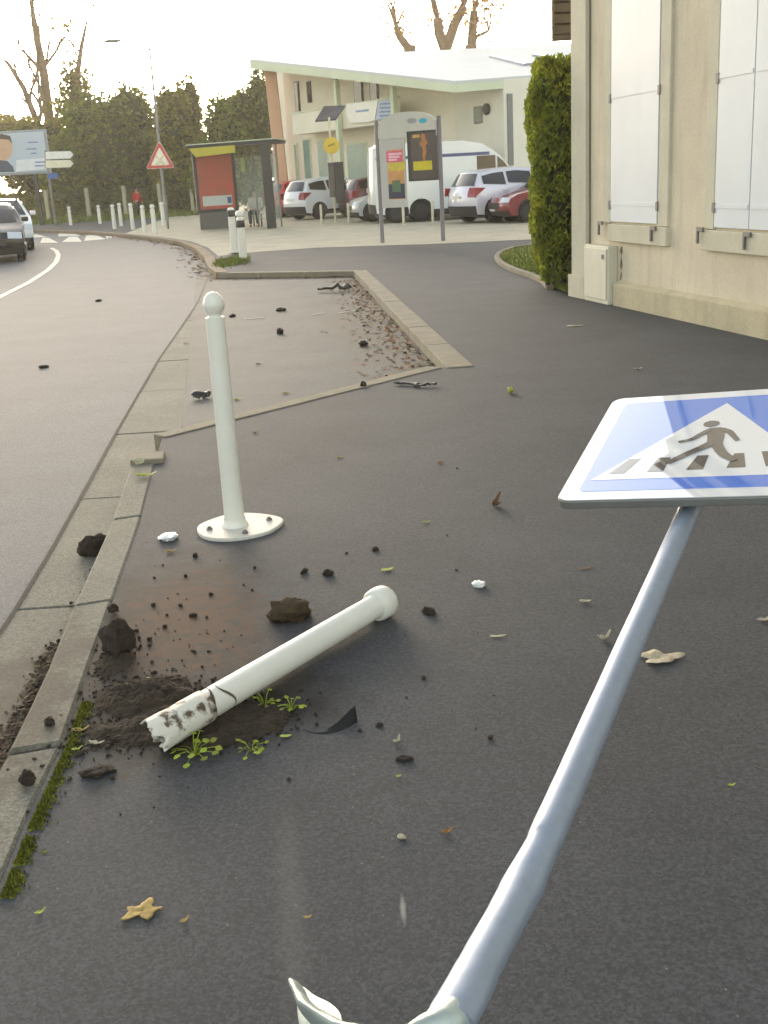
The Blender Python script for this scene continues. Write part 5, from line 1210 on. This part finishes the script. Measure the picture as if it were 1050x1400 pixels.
# ------------------------------------------------------------------ bollards further off
FG = 'white bollards along the far pavement'
def far_bollard_proto(Ht, label):
    t = thing('bollard', label, 'bollard', (0, 0, 0), 0, FG); sft, bl_ = bollard_profile(.085, Ht)
    b = MB(); b.lathe([(.085, 0), (.085, .3), (.08, Ht-.16), (.05, Ht-.15), (.05, Ht-.13)], 14); b.build('post', M['white'], t, smooth=40)
    b = MB(); b.lathe([(.05, Ht-.13), (.085, Ht-.11), (.088, Ht-.06), (.06, Ht-.015), (.001, Ht)], 14); b.build('ball_top', M['white'], t, smooth=50); return t
fl_list = [(58,307,283,'leftmost of the white far bollards, just right of the white car'), (97,308,282,'white far bollard on its own between the direction sign and the crossing'), (137,306,280,'white far bollard at the back of the crossing, below a fence post'),
 (157,313,279,'stout white bollard first in the cluster left of the person in red'), (166,309,277,'thinner white bollard close behind the stout one in the cluster'), (182,314,277,'tall white bollard just left of the person in red'),
 (198,317,280,'white bollard in front of the person in red'), (212,320,279,'nearest and tallest white bollard of the cluster by the kerb'), (224,309,276,'white bollard right against the triangular sign post'), (237,293,273,'small white bollard behind and right of the triangular sign')]
first = None
for px, yb, yt, lb in fl_list:
    g_ = G(px, yb); Ht = P(px, yt, g_.y).z
    t = far_bollard_proto(1.0, lb) if first is None else copy_tree(first)
    first = first or t; t.location = g_; t.scale = (1, 1, Ht); t['label'] = lb
PGr = 'paired bollards at the end of the bay'
for px, yb, yt, lb in ((321,347,283,'farther white bollard of the pair past the end of the bay, its collar high'), (333,356,287,'nearer white bollard of the pair past the end of the bay, its collar low')):
    g_ = G(px, yb); Ht = P(px, yt, g_.y).z; t = copy_tree(first); t.location = g_; t.scale = (1, 1, Ht); t['label'] = lb; t['group'] = PGr
    b = MB(); z = (.80 if px == 321 else .66); b.lathe([(.088, z), (.092, z+.01), (.092, z+.13), (.088, z+.14)], 16); b.build('dark_collar', M['dark'], t, smooth=40)
    b = MB(); b.lathe([(.18, .006), (.16, .02), (.09, .03)], 16); b.build('base_shadow', M['dark'], t, smooth=40)  # dark flared disc stands in for the shadow at the bollard foot
CP = 'thin cream posts in front of the parked cars'
tp0 = None
for px, yb, yt, lb in ((440,307,280,'thin cream post in front of the wheel of the white people carrier'), (552,307,282,'thin cream post in front of the rear wheels of the van'), (477,305,283,'thin cream post in front of the dark red hatchback'), (592,305,283,'thin cream post between the van wheels and the notice board post')):
    g_ = G(px, yb); t = thing('post', lb, 'post', g_, 0, CP) if tp0 is None else tp0.copy()
    if tp0 is None: MB().lathe([(.045, 0), (.045, .66), (.03, .69), (.001, .70)], 10).build('shaft', mat('cream_paint', (206, 198, 172), .6), t, smooth=40); tp0 = t
    else:
        col.objects.link(t)
        for c in tp0.children: d2 = c.copy(); col.objects.link(d2); d2.parent = t
    t.location = g_; t['label'] = lb
# ------------------------------------------------------------------ triangular sign, lamp post, direction sign, billboard, fence
g_ = G(230, 313); ts = thing('triangle_sign', 'red bordered triangular warning sign with a black cross on a grey post', 'road sign', g_)
bar(g_, Vector((g_.x, g_.y, P(216, 190, g_.y).z)), .05, 'post', M['greymetal'], ts)
yt_ = g_.y-.07; V3 = [P(199.5, 231, yt_), P(239, 229.5, yt_), P(217.5, 192.5, yt_)]; cc = sum(V3, Vector())/3
def rtri(k, off, n=5):
    o = []
    for i in range(3):
        v = cc+(V3[i]-cc)*k; a = cc+(V3[i-1]-cc)*k; c = cc+(V3[(i+1) % 3]-cc)*k; p0 = v.lerp(a, .10); p1 = v.lerp(c, .10)
        for j in range(n+1): t = j/n; o.append((p0*(1-t)**2+v*2*t*(1-t)+p1*t*t)+Vector((0, off, 0)))
    return o
tpn = wpart(MB().prism(rtri(1, 0), (0, .03, 0)), 'sign_panel', mat('sign_pale', (226, 200, 190), .4, .03), ts)
wpart(MB().prism(rtri(.95, -.002), (0, -.002, 0)), 'red_border', mat('sign_red', (190, 52, 44), .4, .05), tpn)
wpart(MB().prism(rtri(.66, -.006), (0, -.002, 0)), 'white_field', mat('sign_field', (232, 228, 204), .4, .03), tpn)
for a in (.85, -.85): wpart(MB().box(cc+Vector((0, -.012-.001*(a > 0), -.04)), (.46, .004, .085), Matrix.Rotation(a, 3, 'Y')), 'cross_bar', M['s_black'], tpn)
yl = 58; lp0 = P(228, 300, yl); lp0.z = 0; lt = P(204, 60, yl); lp = thing('street_lamp', 'tall thin grey street lamp rising behind the triangular sign', 'street lamp', lp0)
wpart(MB().tube([lp0, lp0+Vector((0, 0, 1.2)), lp0+Vector((0, 0, 1.25)), Vector((lp0.x+.06, lp0.y, P(206, 66, yl).z))], [.11, .11, .085, .05], 12), 'pole', M['greymetal'], lp, smooth=40)
zt = P(206, 66, yl).z; wpart(MB().tube([Vector((lp0.x+.06, yl, zt-.05)), Vector((lp0.x-.4, yl, zt+.25)), Vector((lp0.x-1.3, yl, zt+.4))], [.05, .045, .035], 10), 'arm', M['greymetal'], lp, smooth=40)
b = MB(); core(b, Vector((lp0.x-1.7, yl, zt+.42)), (.48, .14, .08), 1); wpart(b, 'lamp_head', M['greymetal'], lp, smooth=50)
yd = 60; g_ = P(75, 300, yd); g_.z = 0; ds = thing('direction_sign', 'two stacked white direction arrows on a post beside the billboard', 'direction sign', g_)
bar(g_, Vector((g_.x, yd, P(72, 205, yd).z)), .06, 'post', M['greymetal'], ds)
for k, (y0, y1) in enumerate(((207, 217.5), (219, 229.5))):
    q = [P(62, y0+.5, yd-.1), P(96, y0-.5, yd-.1), P(100.5, (y0+y1)/2-.8, yd-.1), P(96, y1-.8, yd-.1), P(62, y1+.3, yd-.1)]
    ar = wpart(MB().prism([p+Vector((.0, .03, 0))+(p-sum(q, Vector())/5)*.05 for p in q], (0, .04, 0)), 'arrow_panel', M['dark'], ds)
    wpart(MB().prism(q, (0, .028, 0)), 'white_face', mat('sign_cream', (232, 230, 218) if k == 0 else (226, 220, 190), .5), ar)
q = [P(64, 238, yd-.1), P(77, 236, yd-.1), P(80, 240, yd-.1), P(77, 244, yd-.1), P(66, 245, yd-.1)]; wpart(MB().prism(q, (0, .04, 0)), 'blue_arrow', mat('sign_blue_flat', (40, 92, 160), .5), ds)
yb = 62; b0, b1 = P(-64, 212, yb), P(66, 208, yb); BP = Plane(b0, b1); z0, z1 = P(30, 239, yb).z, P(30, 178, yb).z
bb = thing('billboard', 'large pale billboard on legs with a portrait at its left part', 'billboard', BP.pt(BP.len/2, 0))
fr = wpart(MB().wbox(BP, 0, BP.len, z0, z1, -.25, 0), 'panel', mat('board_frame', (150, 154, 156), .5), bb, bevel=.03)
ps1 = wpart(MB().wbox(BP, .12, BP.len-.12, z0+.14, z1-.12, .001, .01), 'poster', mat('board_poster', (186, 196, 204), .5, .06, .5), fr)
for s in (.9, BP.len-.9): wpart(MB().wbox(BP, s-.1, s+.1, -.1, z0, -.2, -.02), 'leg', M['dark'], bb)
bx = lambda px, py: BP.sz(px, py, .01)
def bpoly(pts, c, o, nm='poster_print'): wpart(MB().wpoly(BP, [bx(*p) for p in pts], o, o+.003), nm, mat('print', c, .6, .1, 2), ps1)
bpoly([(4+13*cos(2*pi*k/20), 203+17*sin(2*pi*k/20)) for k in range(20)], (206, 166, 134), .0115)
bpoly([(-10, 200), (-8, 186), (2, 183), (14, 186), (17, 197), (12, 191), (0, 190)], (70, 56, 48), .0150)
bpoly([(-16, 236), (-12, 226), (0, 219), (10, 220), (18, 228), (20, 235)], (60, 70, 96), .0150)
bpoly([(22, 234.5), (22, 219), (64, 215.5), (64, 231)], (224, 226, 226), .0115)
for k, (x0, x1, y) in enumerate(((38, 52, 194), (36, 50, 203), (42, 50, 209), (48, 62, 221), (48, 60, 226))): bpoly([(x0, y+1.8), (x0, y), (x1, y-.6), (x1, y+1.2)], (110, 130, 176), .0150)
fA, fB = P(40, 300, 71), P(268, 292, 68); fA.z = fB.z = 0; FE = Plane(fA, fB)
fn_ = thing('wire_fence', 'long green wire mesh fence on pale posts behind the far bollards', 'fence', FE.pt(0, 0))
b = MB(); n = int(FE.len/.14); 
for i in range(n+1): b.wbox(FE, FE.len*i/n-.006, FE.len*i/n+.006, .05, 1.75, .0, .010)
for z in (.05, .35, .65, .95, 1.25, 1.55, 1.75): b.wbox(FE, 0, FE.len, z, z+.02, .0105, .018)
wpart(b, 'mesh_panel', mat('fence_green', (62, 74, 46), .6), fn_)
for px, py, m_ in ((123, 291, 'cream_post'), (174, 292, 'cream_post'), (68, 297, 'cream_post'), (222, 291, 'cream_post'), (266, 291, 'cream_post')):
    s, _ = FE.sz(px, py); wpart(MB().wbox(FE, s-.10, s+.10, 0, 1.85, .02, .2), 'fence_post', mat('concrete_post', (176, 172, 144), .8, .1, 3), fn_)

# ------------------------------------------------------------------ evening haze
b = MB(); b.box((0, 35, 11), (150, 130, 24.4)); hz = b.build('haze', M['dark'], kind='stuff')
hm = bpy.data.materials.new('haze'); hm.use_nodes = True; t = hm.node_tree; t.nodes.remove(t.nodes['Principled BSDF'])
pv = t.nodes.new('ShaderNodeVolumePrincipled'); pv.inputs['Color'].default_value = (1, .96, .84, 1); pv.inputs['Density'].default_value = .0009; pv.inputs['Anisotropy'].default_value = .5
t.links.new(pv.outputs[0], t.nodes['Material Output'].inputs['Volume']); hz.data.materials[0] = hm
